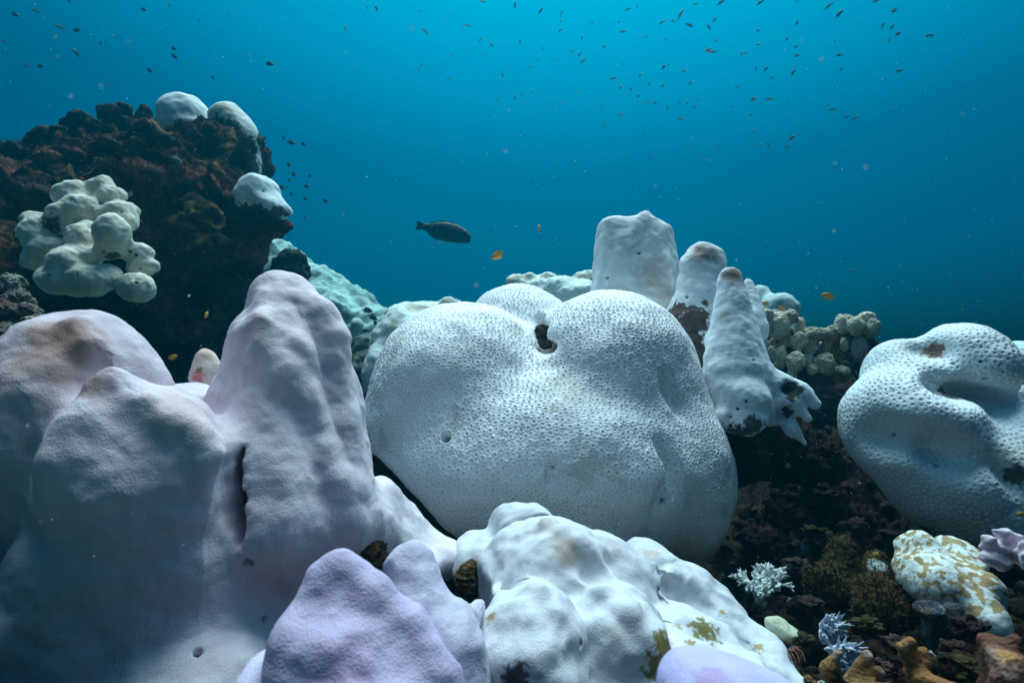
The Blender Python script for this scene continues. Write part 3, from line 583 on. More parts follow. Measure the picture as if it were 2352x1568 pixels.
o = build('lumpy_coral', [E(1184, 648, 2.9, 24, 20, .07), E(1216, 646, 2.95, 24, 22, .07), E(1258, 646, 2.95, 26, 22, .07), E(1290, 660, 2.8, 40, 28, .1), E(1344, 644, 2.9, 34, 24, .08), E(1310, 680, 2.75, 40, 30, .1), E(1250, 680, 2.9, 80, 40, .12), E(1340, 670, 2.8, 34, 30, .1), E(1300, 760, 2.8, 160, 60, .2)], 0.025, 0.011, (0.72, 0.76, 0.72), M['mound'],
          disp=(('f', 12, 0.012),), lv=1, seed=21.0, stains=[(1180, 636, 24, OCHRE, .55, .4, 1.0), (1216, 628, 22, OCHRE, .55, .4, 1.0), (1258, 630, 24, OCHRE, .5, .4, 1.0), (1344, 626, 26, OCHRE, .6, .4, 1.0)])
tag(o, 'row of small white coral lumps with ochre crests behind the brain coral top', 'coral')
o = build('boulder_coral', [E(1790, 712, 3.2, 44, 40, .1), E(1745, 690, 3.3, 24, 36, .08), E(1780, 780, 3.2, 70, 60, .15)], 0.05, 0.014, (0.66, 0.7, 0.68), M['porites'], disp=(('f', 9, 0.012),), lv=1, seed=22.0)
tag(o, 'faint pale blue coral mound behind the porous knobs', 'coral')
o = build('boulder_coral', [E(2380, 828, 2.6, 80, 46, .15), E(2340, 840, 2.6, 60, 48, .15)], 0.05, 0.014, (0.68, 0.72, 0.7), M['porites'], disp=(('f', 9, 0.012),), lv=1, seed=22.6)
tag(o, 'flat pale coral mound peeking out behind the right brain coral', 'coral')
o = build('lumpy_coral', [E(472, 840, 1.02, 26, 40, .03), E(480, 870, 1.02, 34, 40, .03)], 0.02, 0.005, (0.62, 0.5, 0.46), M['porites'], disp=(('f', 20, 0.004),), lv=1, seed=23.0, stains=[(478, 805, 26, (.5, .3, .2), .6, .8, .3), (455, 872, 14, (.6, .08, .12), .8, .3, .8), (463, 845, 9, OLIVE, .9, .3, .6)])
tag(o, 'small pinkish coral nub in the saddle between the two lavender peaks', 'coral')
o = build('rock_wall', [E(2345, 930, 1.75, 40, 90, .12), E(2330, 1000, 1.8, 60, 60, .1), E(2360, 1130, 1.3, 20, 60, .06)], 0.05, 0.012, (0.06, 0.04, 0.025), M['rock'], disp=(('f', 10, 0.02), ('r', 25, .008)), lv=1, seed=24.0)
tag(o, 'brown rock behind the right brain coral at the picture edge', 'rock')

# ------------------------------------------------------------------ branching corals
def branches(base, n, spread, L, r0, levels, rs, up=(0, 0, 1), fan=0.5):
    out = []
    def rec(p, dirn, L, r, lv):
        q = p + dirn * L; out.append(('c', p, r, q, r * 0.72))
        if lv == 0: return
        for _ in range(rs.choice((2, 3, 3))):
            dd = dirn + np.array([rs.uniform(-1, 1), rs.uniform(-1, 1) * .8, rs.uniform(-1, 1)]) * fan + np.array(up) * .12
            rec(p + dirn * L * rs.uniform(.55, 1), dd / np.linalg.norm(dd), L * rs.uniform(.6, .85), r * .74, lv - 1)
    for i in range(n):
        a_ = rs.uniform(0, 6.28); s = spread * rs.uniform(.3, 1)
        dd = np.array(up) + np.array([math.cos(a_) * s, math.sin(a_) * s * .8, rs.uniform(-.2, .2)])
        rec(np.array(base) + np.array([math.cos(a_), math.sin(a_), 0]) * r0, dd / np.linalg.norm(dd), L, r0, levels)
    return out
rs = random.Random(5)
def tipcol(tip, r=None):
    def f(v, n, c): return c
    return f
b = (branches(P(1742, 1380, 1.25), 7, .9, .024, .0042, 4, rs, fan=.7) + branches(P(1768, 1345, 1.28), 7, 1.1, .021, .0038, 4, rs, up=(.6, .2, .7), fan=.7) + branches(P(1738, 1345, 1.27), 5, .9, .020, .0038, 4, rs, up=(-.5, 0, .7), fan=.7)
     + branches(P(1738, 1350, 1.25), 4, .8, .016, .0036, 3, rs, up=(-.3, -.7, .1), fan=.7))
o = build('branching_coral', b, 0.002, 0.0017, (0.74, 0.78, 0.76), M['branch'], seed=30)
tag(o, 'small white finely branched coral on the dark ground, right of the white mound', 'coral')
b = branches(P(2340, 1280, .95), 8, 1.4, .026, .0095, 2, rs, up=(-.4, -.3, .5), fan=1.1) + [Cn(2265, 1280, .95, 14, 2300, 1292, .95, 20)]
o = build('branching_coral', b, 0.008, 0.003, (0.62, 0.50, 0.58), M['branch'], seed=31, disp=(('f', 60, .002),))
tag(o, 'stubby pink branching coral at the right edge', 'coral')
b = [Cn(1960, 1560, .66, 16, 1990, 1500, .66, 11), Cn(1960, 1560, .66, 14, 2020, 1545, .65, 10), Cn(1950, 1590, .64, 20, 1905, 1540, .64, 14), Cn(1905, 1540, .64, 13, 1925, 1500, .64, 9), Cn(1990, 1590, .64, 18, 2040, 1570, .63, 10), Cn(1880, 1600, .62, 20, 1855, 1560, .62, 12)]
o = build('finger_coral', b, 0.012, 0.003, (0.20, 0.10, 0.035), M['finger'], seed=32, disp=(('f', 40, .004),), lv=1, stains=[(1990, 1498, 14, (.6, .45, .4), .8, .8, .2), (1925, 1498, 14, (.6, .45, .4), .8, .8, .2), (2020, 1545, 12, (.6, .45, .4), .8, .8, .2)])
tag(o, 'orange brown finger coral at the bottom edge beside the white mound', 'coral')
b = [Cn(2120, 1610, .6, 26, 2105, 1520, .6, 18), Cn(2105, 1530, .6, 17, 2070, 1490, .6, 10), Cn(2105, 1525, .6, 15, 2125, 1490, .6, 9), Cn(2130, 1570, .58, 24, 2190, 1580, .56, 14), Cn(2080, 1500, .6, 12, 2090, 1470, .6, 8)]
o = build('finger_coral', b, 0.012, 0.003, (0.24, 0.11, 0.035), M['finger'], seed=33, disp=(('f', 40, .004),), lv=1, stains=[(2070, 1490, 14, (.6, .4, .2), .7, .8, .2), (2190, 1580, 20, (.5, .3, .16), .7, .8, .2)])
tag(o, 'rust orange finger coral with upright prongs at the bottom edge', 'coral')
b = [Cn(2330, 1600, .5, 60, 2290, 1500, .52, 26), Cn(2300, 1520, .5, 24, 2330, 1470, .5, 14), Cn(2290, 1500, .52, 20, 2260, 1470, .52, 12), E(2340, 1570, .48, 60, 50)]
o = build('finger_coral', b, 0.02, 0.004, (0.10, 0.038, 0.02), M['finger'], seed=34, disp=(('f', 25, .008),), lv=1, stains=[(2300, 1500, 26, (.34, .16, .04), .9, .5, .5)])
tag(o, 'dark rusty coral with one bright orange knob in the bottom right corner', 'coral')
o = build('patchy_coral', [E(2112, 1272, 1.08, 40, 50, .05), E(2200, 1285, 1.1, 46, 50, .06), E(2150, 1330, 1.02, 70, 60, .07), E(2210, 1370, 1.0, 60, 60, .06), E(2160, 1300, 1.06, 90, 30, .06), E(2245, 1340, 1.0, 36, 40, .05), E(2250, 1410, .95, 40, 50, .05)], 0.014, 0.005, (0.60, 0.62, 0.60), M['branch'],
          disp=(('f', 14, .008), ('f', 40, .002)), lv=1, seed=35, colfn=lambda v, n, c: c * (1 - (m_ := (sm(fbm(v, 70, 3, 3) + .35 * fbm(v, 14, 2, 9) + .25 * (n[:, 2] - .5), .10, .17) * .9)[:, None])) + np.array((.28, .17, .04), np.float32) * m_)
tag(o, 'white coral hump dappled with ochre patches, low on the right', 'coral')
o = build('pinnacle_rock', [Cn(1932, 1262, 1.2, 30, 1940, 1340, 1.18, 56), E(1900, 1350, 1.15, 40, 40, .05)], 0.03, 0.006, (0.07, 0.06, 0.018), M['rock'], disp=(('f', 18, .008), ('r', 40, .004)), lv=1, seed=36)
turf(o, 2500, .010, [(.08, .07, .02), (.12, .10, .03), (.06, .04, .02)], 5)
tag(o, 'small olive green overgrown rock pinnacle left of the dappled coral', 'rock')
o = build('pinnacle_rock', [Cn(2010, 1288, 1.12, 22, 2020, 1350, 1.08, 46), E(2030, 1400, 1.04, 70, 50, .05)], 0.03, 0.006, (0.08, 0.055, 0.02), M['rock'], disp=(('f', 18, .007), ('r', 40, .004)), lv=1, seed=37, stains=[(2012, 1290, 22, (.5, .55, .55), .95, .12, .3), (2005, 1268, 12, (.3, .2, .05), .9, .3, .4)])
turf(o, 1800, .009, [(.10, .06, .02), (.07, .04, .02)], 6)
tag(o, 'brown rock pinnacle with a pale blue bald face beside the dappled coral', 'rock')
o = build('disc_coral', [E(1800, 1448, .95, 42, 22, .03, -30)], 0.02, 0.004, (0.44, 0.47, 0.33), M['branch'], disp=(('f', 20, .008),), lv=1, seed=38)
tag(o, 'pale yellow green oval coral at the right foot of the white mound', 'coral')
for i, (x, y, d, lab) in enumerate([(1905, 1450, .9, 'fluffy blue grey soft coral tuft, upper of the pair low on the right'), (1935, 1510, .8, 'fluffy blue grey soft coral tuft, lower of the pair low on the right')]):
    b = []
    for j in range(120):
        aa = rs.uniform(0, 6.28); el = rs.uniform(.0, 1.4); dd = np.array([math.cos(aa) * math.cos(el), -abs(math.sin(aa)) * math.cos(el), math.sin(el)])
        c0 = P(x + rs.uniform(-20, 20), y + rs.uniform(-25, 25), d); b.append(('c', c0, .003, c0 + dd * rs.uniform(.014, .026), .0009))
    o = build('soft_coral', b, 0.0015, 0.0016, (0.44, 0.50, 0.60), M['branch'], seed=40 + i); tag(o, lab, 'coral', 'pair of fluffy soft corals')
o = build('table_rock', [E(2150, 1440, .88, 32, 64, .010, 8), E(2135, 1398, .88, 34, 13, .02), E(2185, 1420, .9, 22, 40, .014, -20)], 0.01, 0.004, (0.10, 0.13, 0.15), M['rock'], disp=(('f', 20, .006),), lv=1, seed=42, stains=[(2120, 1400, 14, (.4, .36, .2), .8, .4, .8), (2180, 1410, 14, (.4, .4, .3), .8, .4, .8)])
tag(o, 'slate blue upright plate of dead coral below the dappled coral', 'rock')
# rubble knobs in the lower right
gl = [(1860, 1390, 1.05, 20), (1990, 1440, .95, 26), (2060, 1480, .85, 22), (2230, 1440, .8, 26), (2190, 1500, .75, 26), (1850, 1470, .9, 18), (1830, 1300, 1.3, 22), (1760, 1250, 1.45, 26), (1800, 1180, 1.6, 30), (1870, 1230, 1.45, 26), (1960, 1210, 1.45, 24), (2050, 1230, 1.35, 22), (1720, 1060, 1.75, 30), (1790, 1080, 1.75, 34), (1860, 1080, 1.8, 30), (1900, 1140, 1.6, 30), (1920, 1040, 1.9, 24), (2240, 1540, .62, 30), (2020, 1530, .75, 18)]
cls = [(.06, .035, .028), (.07, .055, .02), (.10, .06, .05), (.05, .03, .03)]
for i, (x, y, d, r) in enumerate(gl):
    k = d / F; me = blob_mesh('rubble_stone', P(x, y, d), r * k * 1.2, r * k * .8, r * k, i * 4.4, .75, cls[i % 4], 5)
    tag(link('rubble_stone', me, M['rock']), 'dark encrusted rubble stone on the reef ground', 'rock', 'rubble stones on the dark reef ground')
# feather star and loose litter of dead coral
b = []
for j in range(16):
    c0 = P(1802, 1500, .9); ph = j / 16 * 6.28 + rs.uniform(-.2, .2); rad = rs.uniform(.022, .042); p0 = c0
    for q_ in range(1, 11):
        t_ = q_ / 10; cu = rs.uniform(.9, 1.1); p1 = c0 + np.array([math.cos(ph) * rad * (t_ - .35 * t_ ** 3), -abs(math.sin(ph)) * rad * t_, rad * (1.3 * t_ - 1.15 * t_ ** 2.2) * cu]); b.append(('c', p0, .0012, p1, .0011)); p0 = p1
o = build('feather_star', b, 0.0008, 0.0011, (0.16, 0.06, 0.04), M['branch'], seed=44); tag(o, 'brown feather star with curled arms beside the pale oval coral', 'feather star')
import bmesh
bm = bmesh.new(); bmesh.ops.create_icosphere(bm, subdivisions=2, radius=1.0); tm = bpy.data.meshes.new('t'); bm.to_mesh(tm); bm.free()
iv = get_v(tm); iff = np.array([p_.vertices[:] for p_ in tm.polygons]); bpy.data.meshes.remove(tm)
LV, LF, LC = [], [], []
pal = np.array([(.06, .035, .025), (.05, .04, .015), (.10, .07, .025), (.14, .085, .07), (.03, .02, .018), (.09, .04, .03), (.16, .15, .13), (.12, .09, .04)], np.float32)
r2 = np.random.default_rng(21)
for i in range(1100):
    y_ = r2.uniform(.62, 2.0) ** 1.0; x_ = y_ * r2.uniform(.36, .98); z_ = float(reef_z(np.array([[x_, y_, 0.]]))[0])
    sz = r2.uniform(.005, .016) * (1 + .25 * y_); v_ = iv * (1 + .6 * fbm(iv, 1.4, 2, i * 1.7))[:, None] * np.array([r2.uniform(.6, 2.4), r2.uniform(.5, 1.1), r2.uniform(.5, 1.5)], np.float32) * sz
    q_ = Matrix.Rotation(r2.uniform(0, 6.28), 3, 'Z') @ Matrix.Rotation(r2.uniform(-1, 1), 3, 'Y'); v_ = v_ @ np.array(q_).T + np.array([x_, y_, z_ + sz * .3])
    LF.append(iff + len(LV) * len(iv)); LV.append(v_); k_ = r2.integers(0, 8); LC.append(np.tile(pal[k_] * .5 if r2.random() > .03 else np.array((.5, .5, .47), np.float32), (len(iv), 1)))
me = mesh_np('coral_litter', np.concatenate(LV), np.concatenate(LF)); set_col(me, np.concatenate(LC)); tag(link('coral_litter', me, M['rock']), 'tangle of dark dead coral bits covering the reef ground', None, None, 'stuff')
# rock under the dome and in the gaps of the foreground
o = build('base_rock', [E(1000, 1190, 1.7, 130, 90, .14), E(868, 1060, 1.74, 40, 110, .1), E(850, 940, 1.8, 14, 60, .06), E(890, 1130, 1.72, 60, 80, .1)], 0.05, 0.012, (0.03, 0.03, 0.035), M['rock'], disp=(('f', 9, .02), ('r', 22, .008)), lv=1, seed=50)  # some dark lobes added where the dome's side is only in shade
tag(o, 'blackish rock under the left of the brain coral, widened to stand in for shade', 'rock')
o = build('turf_clump', [E(1256, 800, 1.61, 33, 18, .03), E(1247, 775, 1.66, 19, 30, .03), E(1276, 806, 1.59, 16, 10, .02)], 0.02, 0.004, (0.12, 0.075, 0.055), M['rock'], disp=(('f', 40, .006), ('r', 90, .004)), lv=1, seed=57)
turf(o, 700, .010, [(.12, .07, .05), (.18, .10, .075)], 9); tag(o, 'brown turf growing in the cleft on top of the heart shaped brain coral', 'algae')
o = build('base_rock', [E(1690, 1050, 1.66, 62, 62, .08), E(1650, 1010, 1.74, 40, 50, .06), E(1790, 1010, 1.74, 80, 62, .09), E(1850, 1060, 1.72, 70, 60, .1)], 0.05, 0.011, (0.035, 0.022, 0.018), M['rock'], disp=(('f', 9, .02), ('r', 22, .010)), lv=1, seed=51)
turf(o, 2500, .014, [(.04, .022, .016), (.06, .03, .022), (.05, .04, .015)], 8)
tag(o, 'dark brown overgrown rock carrying the white cone corals', 'rock')
for i, (x, y, d, rx, ry, lab) in enumerate([(850, 1270, .9, 34, 42, 'fuzzy brown turf clump wedged above the purple boulder'), (1078, 1335, .9, 28, 42, 'fuzzy brown turf clump wedged beside the white mound'), (1100, 1510, .72, 36, 70, 'rust brown turf clump between lilac boulder and white mound')]):
    o = build('turf_clump', [E(x, y, d, rx, ry, .035)], 0.02, 0.004, (0.12, 0.07, 0.03), M['rock'], disp=(('f', 40, .006), ('r', 90, .004)), lv=1, seed=52 + i, stains=[(x, y - ry * .6, 20, (.2, .13, .05), .7, .5, .8)]); tag(o, lab, 'algae')
# pale corals at the left edge
o = build('rubble_coral', [E(20, 660, 1.7, 34, 26, .05), E(40, 690, 1.68, 30, 20, .05), E(10, 720, 1.6, 30, 30, .05), E(60, 720, 1.55, 26, 20, .04), E(85, 742, 1.45, 24, 18, .04), E(20, 770, 1.5, 40, 30, .05), E(15, 830, 1.4, 36, 40, .05)], .02, .008, (.10, .085, .07), M['knob'], disp=(('f', 20, .012), ('r', 50, .005)), lv=1, seed=55, stains=[(85, 735, 22, (.55, .48, .3), .8, .5, .5), (20, 690, 30, (.12, .04, .03), .8, .4, .8), (40, 640, 20, (.5, .5, .46), .6, .5, .8)])
tag(o, 'grey and cream rubble coral at the left edge behind the lavender peaks', 'coral')
o = build('lumpy_coral', [E(2, 420, 3.6, 16, 36, .1)], .03, .014, (.66, .7, .7), M['porites'], disp=(('f', 10, .01),), lv=1, seed=56)
tag(o, 'pale blue coral sliver at the far left edge of the outcrop', 'coral')

# ------------------------------------------------------------------ fish
def loft(prof, seg=12):
    """body along +X (nose at +X): (x, half height, half width, mid z)"""
    v = []; q = []
    for x, hh, hw, zc in prof:
        for j in range(seg):
            a_ = 2 * math.pi * j / seg; v.append((x, hw * math.cos(a_), zc + hh * math.sin(a_)))
    for i in range(len(prof) - 1):
        for j in range(seg):
            a_, b_ = i * seg + j, i * seg + (j + 1) % seg; q.append((a_, b_, b_ + seg, a_ + seg))
    return v, q
def fin(outline, th=0.006):
    n = len(outline); v = [(x, -th, z) for x, z in outline] + [(x, th, z) for x, z in outline]
    f = [tuple(range(n)), tuple(range(2 * n - 1, n - 1, -1))] + [(i, n + i, n + (i + 1) % n, (i + 1) % n) for i in range(n)]
    return v, f
def fish_mesh(name, parts, colfn):
    v = []; f = []
    for pv_, pf in parts:
        o_ = len(v); v += pv_; f += [tuple(i + o_ for i in q) for q in pf]
    me = bpy.data.meshes.new(name); me.from_pydata(v, [], f); me.update()
    for p_ in me.polygons: p_.use_smooth = len(p_.vertices) == 4
    vv = get_v(me); set_col(me, np.array([colfn(*p_) for p_ in vv.tolist()], np.float32)); me.materials.append(M['fish']); return me
slim_p = [(.5, .004, .004, -.01), (.46, .035, .03, -.006), (.36, .075, .05, 0), (.2, .105, .06, 0), (0, .11, .06, 0), (-.18, .08, .045, 0), (-.32, .04, .025, 0), (-.38, .03, .015, 0)]
deep_p = [(.5, .006, .006, -.02), (.46, .05, .035, -.015), (.36, .14, .07, 0), (.2, .21, .09, 0), (0, .225, .085, 0), (-.15, .17, .06, 0), (-.26, .08, .03, 0), (-.32, .055, .02, 0)]
slim_f = [fin([(-.36, .03), (-.52, .13), (-.49, .1), (-.42, 0), (-.49, -.1), (-.52, -.13), (-.36, -.03)]), fin([(.2, .09), (.05, .15), (-.2, .12), (-.3, .05), (0, .08)]), fin([(-.05, -.08), (-.1, -.15), (-.25, -.09), (-.3, -.04)])]
deep_f = [fin([(-.30, .05), (-.5, .17), (-.46, .1), (-.38, 0), (-.46, -.1), (-.5, -.17), (-.30, -.05)]), fin([(.25, .18), (.1, .27), (-.12, .27), (-.3, .24), (-.26, .06), (0, .18)]), fin([(.02, -.19), (-.12, -.28), (-.28, -.22), (-.26, -.06)]), fin([(.2, -.18), (.1, -.3), (.05, -.2)])]
def lerp(a_, b_, t): t = min(1, max(0, t)); return tuple(a_[i] * (1 - t) + b_[i] * t for i in range(3))
def c_silver(x, y, z):
    c = lerp((.9, .68, .64), (.24, .32, .38), (z + .02) / .05)
    return lerp(c, (.55, .40, .12), (-x - .22) / .12)
def c_dark(x, y, z): return lerp((.06, .08, .10), (.035, .05, .06), (z + .1) / .2)
def c_slate(x, y, z): return lerp(lerp((.4, .4, .4), (.11, .17, .21), (z + .04) / .06), (.34, .30, .10), (-x - .2) / .14)
def c_pink(x, y, z): return lerp(lerp((.75, .6, .6), (.3, .26, .3), (z + .05) / .1), (.6, .42, .12), (-x - .2) / .12)
def c_white(x, y, z): return (.8, .85, .9)  # evenly white body
def c_blue(x, y, z): return (.12, .28, .6)
def c_brown(x, y, z): return lerp((.3, .2, .06), (.12, .1, .06), (z + .1) / .2)
FM = {'silver': fish_mesh('schooling_fish', [loft(slim_p)] + slim_f, c_silver), 'pink': fish_mesh('schooling_fish', [loft(slim_p)] + slim_f, c_pink), 'slate': fish_mesh('schooling_fish', [loft(slim_p)] + slim_f, c_slate),
      'dark': fish_mesh('damselfish', [loft(deep_p)] + deep_f, c_dark), 'white': fish_mesh('schooling_fish', [loft(slim_p)] + slim_f, c_white), 'blue': fish_mesh('damselfish', [loft(slim_p)] + slim_f, c_blue), 'olive': fish_mesh('damselfish', [loft(slim_p)] + slim_f, c_brown)}
def fish_matrix(x, y, d, L, ang, yaw):
    a_ = R(ang); dr = Vector((math.cos(a_) * math.cos(yaw), math.sin(yaw), math.sin(a_) * math.cos(yaw)))
    up = Vector((0, 0, 1)) if abs(dr.z) < .97 else Vector((-1, 0, 0))
    side = up.cross(dr).normalized(); up = dr.cross(side)
    m = Matrix((dr, side, up)).transposed().to_4x4(); m = Matrix.Translation(Vector(P(x, y, d))) @ m @ Matrix.Scale(L, 4); return m
rf = random.Random(11)
def place(kind, name, x, y, px, ang, label, group, d=None, yaw=None, real=.075):
    if d is None: d = min(5.2, max(2.6, real * F / px)) + rf.uniform(-.2, .2)
    if yaw is None: yaw = rf.uniform(-.45, .45)
    if ang < 0 and kind in ('silver', 'pink', 'slate', 'white'): ang += 180
    o = bpy.data.objects.new(name, FM[kind]); C.objects.link(o); o.matrix_world = fish_matrix(x, y, d, .92 * px * d / F / max(.6, math.cos(yaw)), ang, yaw)
    return tag(o, label, 'fish', group)
Z3 = [(840,20,90,-20),(120,128,50,-25),(1210,60,110,80),(1505,125,110,58),(420,225,60,-80),(665,295,95,-15),(610,315,60,0),(1745,155,70,60),(1735,235,60,55),(2095,268,50,55),(180,360,110,-38),(1730,350,80,35),(1805,368,35,60),(810,462,70,60),(940,515,95,-65),(1270,480,70,-80),(1980,435,65,70),(660,563,40,15),(840,543,30,40),(1045,522,25,50),(1090,520,40,10),(1530,562,55,60),(1738,520,35,90),(2240,535,75,45),(1865,590,70,-8),(1955,625,75,55),(1990,702,100,38),(485,640,60,-32),(860,642,50,25),(1470,688,55,0),(1700,683,45,35),(140,752,70,30),(108,800,45,85),(370,815,35,55),(442,903,62,-3),(995,767,30,0),(1157,762,50,0),(1382,762,55,60),(1065,860,75,-70),(1245,868,35,50),(1780,765,30,60),(930,895,25,40),(878,945,40,45),(1685,932,40,45),(1810,978,35,55),(2325,900,60,20),(1400,1055,50,-30),(1292,1077,45,0),(1467,1060,35,40),(1210,1125,80,80),(1315,1173,40,15),(1015,1140,55,60),(1932,1058,50,10),(1725,1187,50,20),(1650,1208,45,40),(2195,1210,55,70),(1830,1322,45,35),(2015,1330,40,-30),(1270,1390,30,0),(2240,1430,65,70),(1480,1248,20,0),(1540,1278,25,50),(935,1265,30,60)]
Z4 = [(522,90,75,20),(610,65,55,75),(438,212,45,35),(473,303,85,25),(1175,38,70,15),(1415,22,110,35),(1790,25,100,35),(1025,140,110,62),(955,205,70,-5),(850,215,80,30),(1110,243,100,-40),(1295,260,85,-65),(1350,190,80,55),(688,352,55,-15),(602,355,60,85),(1768,290,70,40),(1365,390,65,30),(1775,423,85,22),(1290,478,110,35),(1330,497,110,-3),(880,380,40,0),(1610,518,60,60),(1648,510,60,-5),(700,540,35,85),(465,605,45,-70),(865,642,90,55),(913,620,45,80),(1060,680,75,20),(1752,655,65,70),(1845,660,90,50),(1900,745,65,30),(640,722,60,55),(390,750,80,20),(452,835,75,65),(548,850,60,-75),(725,803,50,-70),(858,820,70,35),(1120,795,70,50),(1565,830,60,5),(545,895,35,0),(622,920,65,35),(685,990,50,-20),(778,985,70,-30),(1187,950,40,-20),(1725,950,100,28),(1877,948,95,8),(1090,980,70,70),(1160,1022,65,45),(1018,970,45,75),(902,1030,50,85),(1525,1022,55,25),(458,1100,75,20),(1035,1140,75,8),(1195,1150,40,25),(1700,1098,60,25),(672,1277,45,-10),(1727,1253,55,45),(560,1475,30,-50),(1100,1388,35,20),(1385,1395,50,50),(1800,1390,60,25),(1868,1390,50,-65),(735,1500,50,50),(1240,1525,45,30)]
Z5 = [(350,10,40,30),(625,55,95,40),(718,125,120,50),(1040,12,85,20),(1200,98,100,25),(1215,80,50,5),(348,205,70,70),(900,195,30,30),(1105,225,75,75),(1185,240,80,65),(258,345,65,50),(340,412,70,40),(1240,298,105,35),(1165,358,50,60),(1505,315,100,25),(1540,320,70,60),(680,360,50,50),(345,493,80,20),(435,505,25,30),(720,488,90,15),(315,640,80,60),(740,608,65,45),(1245,628,100,25),(270,905,45,55),(615,922,60,45),(655,968,80,-8),(785,1032,85,30),(860,1045,80,25),(300,1220,100,40),(265,1300,80,15)]
Z2 = [(448,148,30,-65),(738,103,25,20),(990,55,55,-75),(1070,70,85,-68),(818,238,60,-80),(648,262,40,-80)]
PK = {5, 10, 13, 17, 24, 27, 28, 34, 35, 36, 46, 47, 52, 53}
G1 = 'school of slim fish under the surface'
LS = {'silver': 'slim dark backed fish with pale belly schooling in open water high above the reef', 'pink': 'slim pinkish silver fish in the sparse left part of the school', 'slate': 'slim dim slate blue fish in the right part of the school'}
for i, (X, Y, L, an) in enumerate(Z3):
    kd_ = 'pink' if i in PK else 'silver'; place(kd_, 'schooling_fish', 940.8 + X * .2, Y * .2, L * .2, an, LS[kd_], G1)
for i, (X, Y, L, an) in enumerate(Z4):
    if i == 17: place('white', 'schooling_fish', 1317 + X * .24, Y * .24, L * .24, an, 'one bright white slim fish in the school, upper right', G1); continue
    kd_ = 'silver' if X < 1500 and i % 5 else 'slate'; place(kd_, 'schooling_fish', 1317 + X * .24, Y * .24, L * .24, an, LS[kd_], G1)
for X, Y, L, an in Z5: place('slate', 'schooling_fish', 1740.5 + X * .26, Y * .26, L * .26, an, LS['slate'], G1)
for X, Y, L, an in Z2: place('silver', 'schooling_fish', 564.5 + X * .28, Y * .28, L * .28, an, LS['silver'], G1)
G2 = 'dark fish in the dim water above the outcrop'
for X, Y, L, an in [(125,120,70,-15),(295,90,100,-20),(490,222,100,-20),(625,247,75,10),(30,340,80,-30),(210,535,80,-30),(330,540,65,0),(620,430,110,-50),(1415,395,50,0),(1420,460,60,-40),(1170,80,60,-20),(565,10,50,-30),(1220,575,60,-45),(820,350,50,-40),(880,690,40,80),(1685,310,40,-60),(1735,630,40,-20),(1620,170,40,-60),(1370,40,50,-60),(1860,115,40,-60),(1905,815,35,-75)]:
    place('slate' if L > 75 or abs(an) > 50 else 'dark', 'damselfish', X * .282, Y * .282, L * .282, an, 'faint dark fish drifting in the blue water above the dark outcrop', G2, d=4.6 + rf.uniform(-.4, .5))
place('dark', 'damselfish', 619, 147, 22, -4, 'lone dark fish in open water, upper left of the middle', None, d=3.9, yaw=.1)
G3 = 'dark damselfish beside the outcrop'
for X, Y, L, an in [(345,95,30,-60),(395,125,55,-10),(472,135,40,-30),(235,220,40,15),(380,268,45,-40),(410,328,45,-40),(512,338,30,10),(382,365,30,-20),(335,412,45,-40),(370,408,20,-70),(397,452,30,-50),(493,405,42,-15),(485,482,35,-15),(612,498,45,-25),(480,605,22,0),(440,657,18,0)]:
    place('dark', 'damselfish', 526.8 + X * .36, 282.2 + Y * .36, L * .36, an, 'small black damselfish hovering right of the dark outcrop', G3, d=3.6 + rf.uniform(-.3, .4))
G4 = 'dark fish low over the far slope'
for X, Y, L, an in [(880,1195,75,-10),(915,1240,70,-30),(1005,1210,50,60),(930,1275,45,-70),(870,1325,50,10)]:
    place('dark', 'damselfish', 526.8 + X * .36, 282.2 + Y * .36, L * .36, an, 'dark fish in the huddle low over the far slope', G4, d=4.0 + rf.uniform(-.2, .2))
place('olive', 'damselfish', 584, 600, 22, 8, 'olive brown fish in front of the bright far slope', None, d=2.9, yaw=.1)
place('olive', 'damselfish', 549, 636, 22, -50, 'olive brown fish diving beside the dark overhang', None, d=2.9, yaw=.1)
place('slate', 'schooling_fish', 1005, 557, 16, 10, 'tiny dark slim fish just below the big parrotfish', None, d=3.0, yaw=0)
for x, y, L, an, lb in [(1957, 621, 17, 10, 'small bright blue fish above the porous knobs'), (1788, 586, 13, 5, 'faint blue fish right of the white columns, lower one'), (1790, 571, 10, 20, 'faint blue fish right of the white columns, upper one'), (2248, 692, 14, 0, 'faint blue fish above the right brain coral')]:
    place('blue', 'damselfish', x, y, L, an, lb, None, d=2.8, yaw=.1)

def part_mesh(name, geo, colfn): return fish_mesh(name, [geo], colfn)
def eye_geo(x, y, z, r):
    v, q = loft([(-.99, .14, .14, 0), (-.7, .7, .7, 0), (0, 1, 1, 0), (.7, .7, .7, 0), (.99, .14, .14, 0)], 8)
    return [(x + r * a_, y + r * b_ * .5, z + r * c_) for a_, b_, c_ in v], q
def whole_fish(name, label, group, x, y, d, L, ang, yaw, prof, fins, colfn, eyex=.38, eyez=.05, eyey=.055):
    root = bpy.data.objects.new(name, None); C.objects.link(root); tag(root, label, 'fish', group)
    root.matrix_world = fish_matrix(x, y, d, L, ang, yaw)
    for nm, g in [('body', loft(prof, 16))] + fins + [('eye', eye_geo(eyex, eyey, eyez, .03)), ('eye', eye_geo(eyex, -eyey, eyez, .03))]:
        me = part_mesh(nm, g, (lambda x_, y_, z_: (.01, .01, .015)) if nm == 'eye' else colfn); o_ = bpy.data.objects.new(nm, me); C.objects.link(o_); o_.parent = root
    return root
dfin = [('tail_fin', deep_f[0]), ('dorsal_fin', deep_f[1]), ('anal_fin', deep_f[2]), ('pelvic_fin', deep_f[3])]
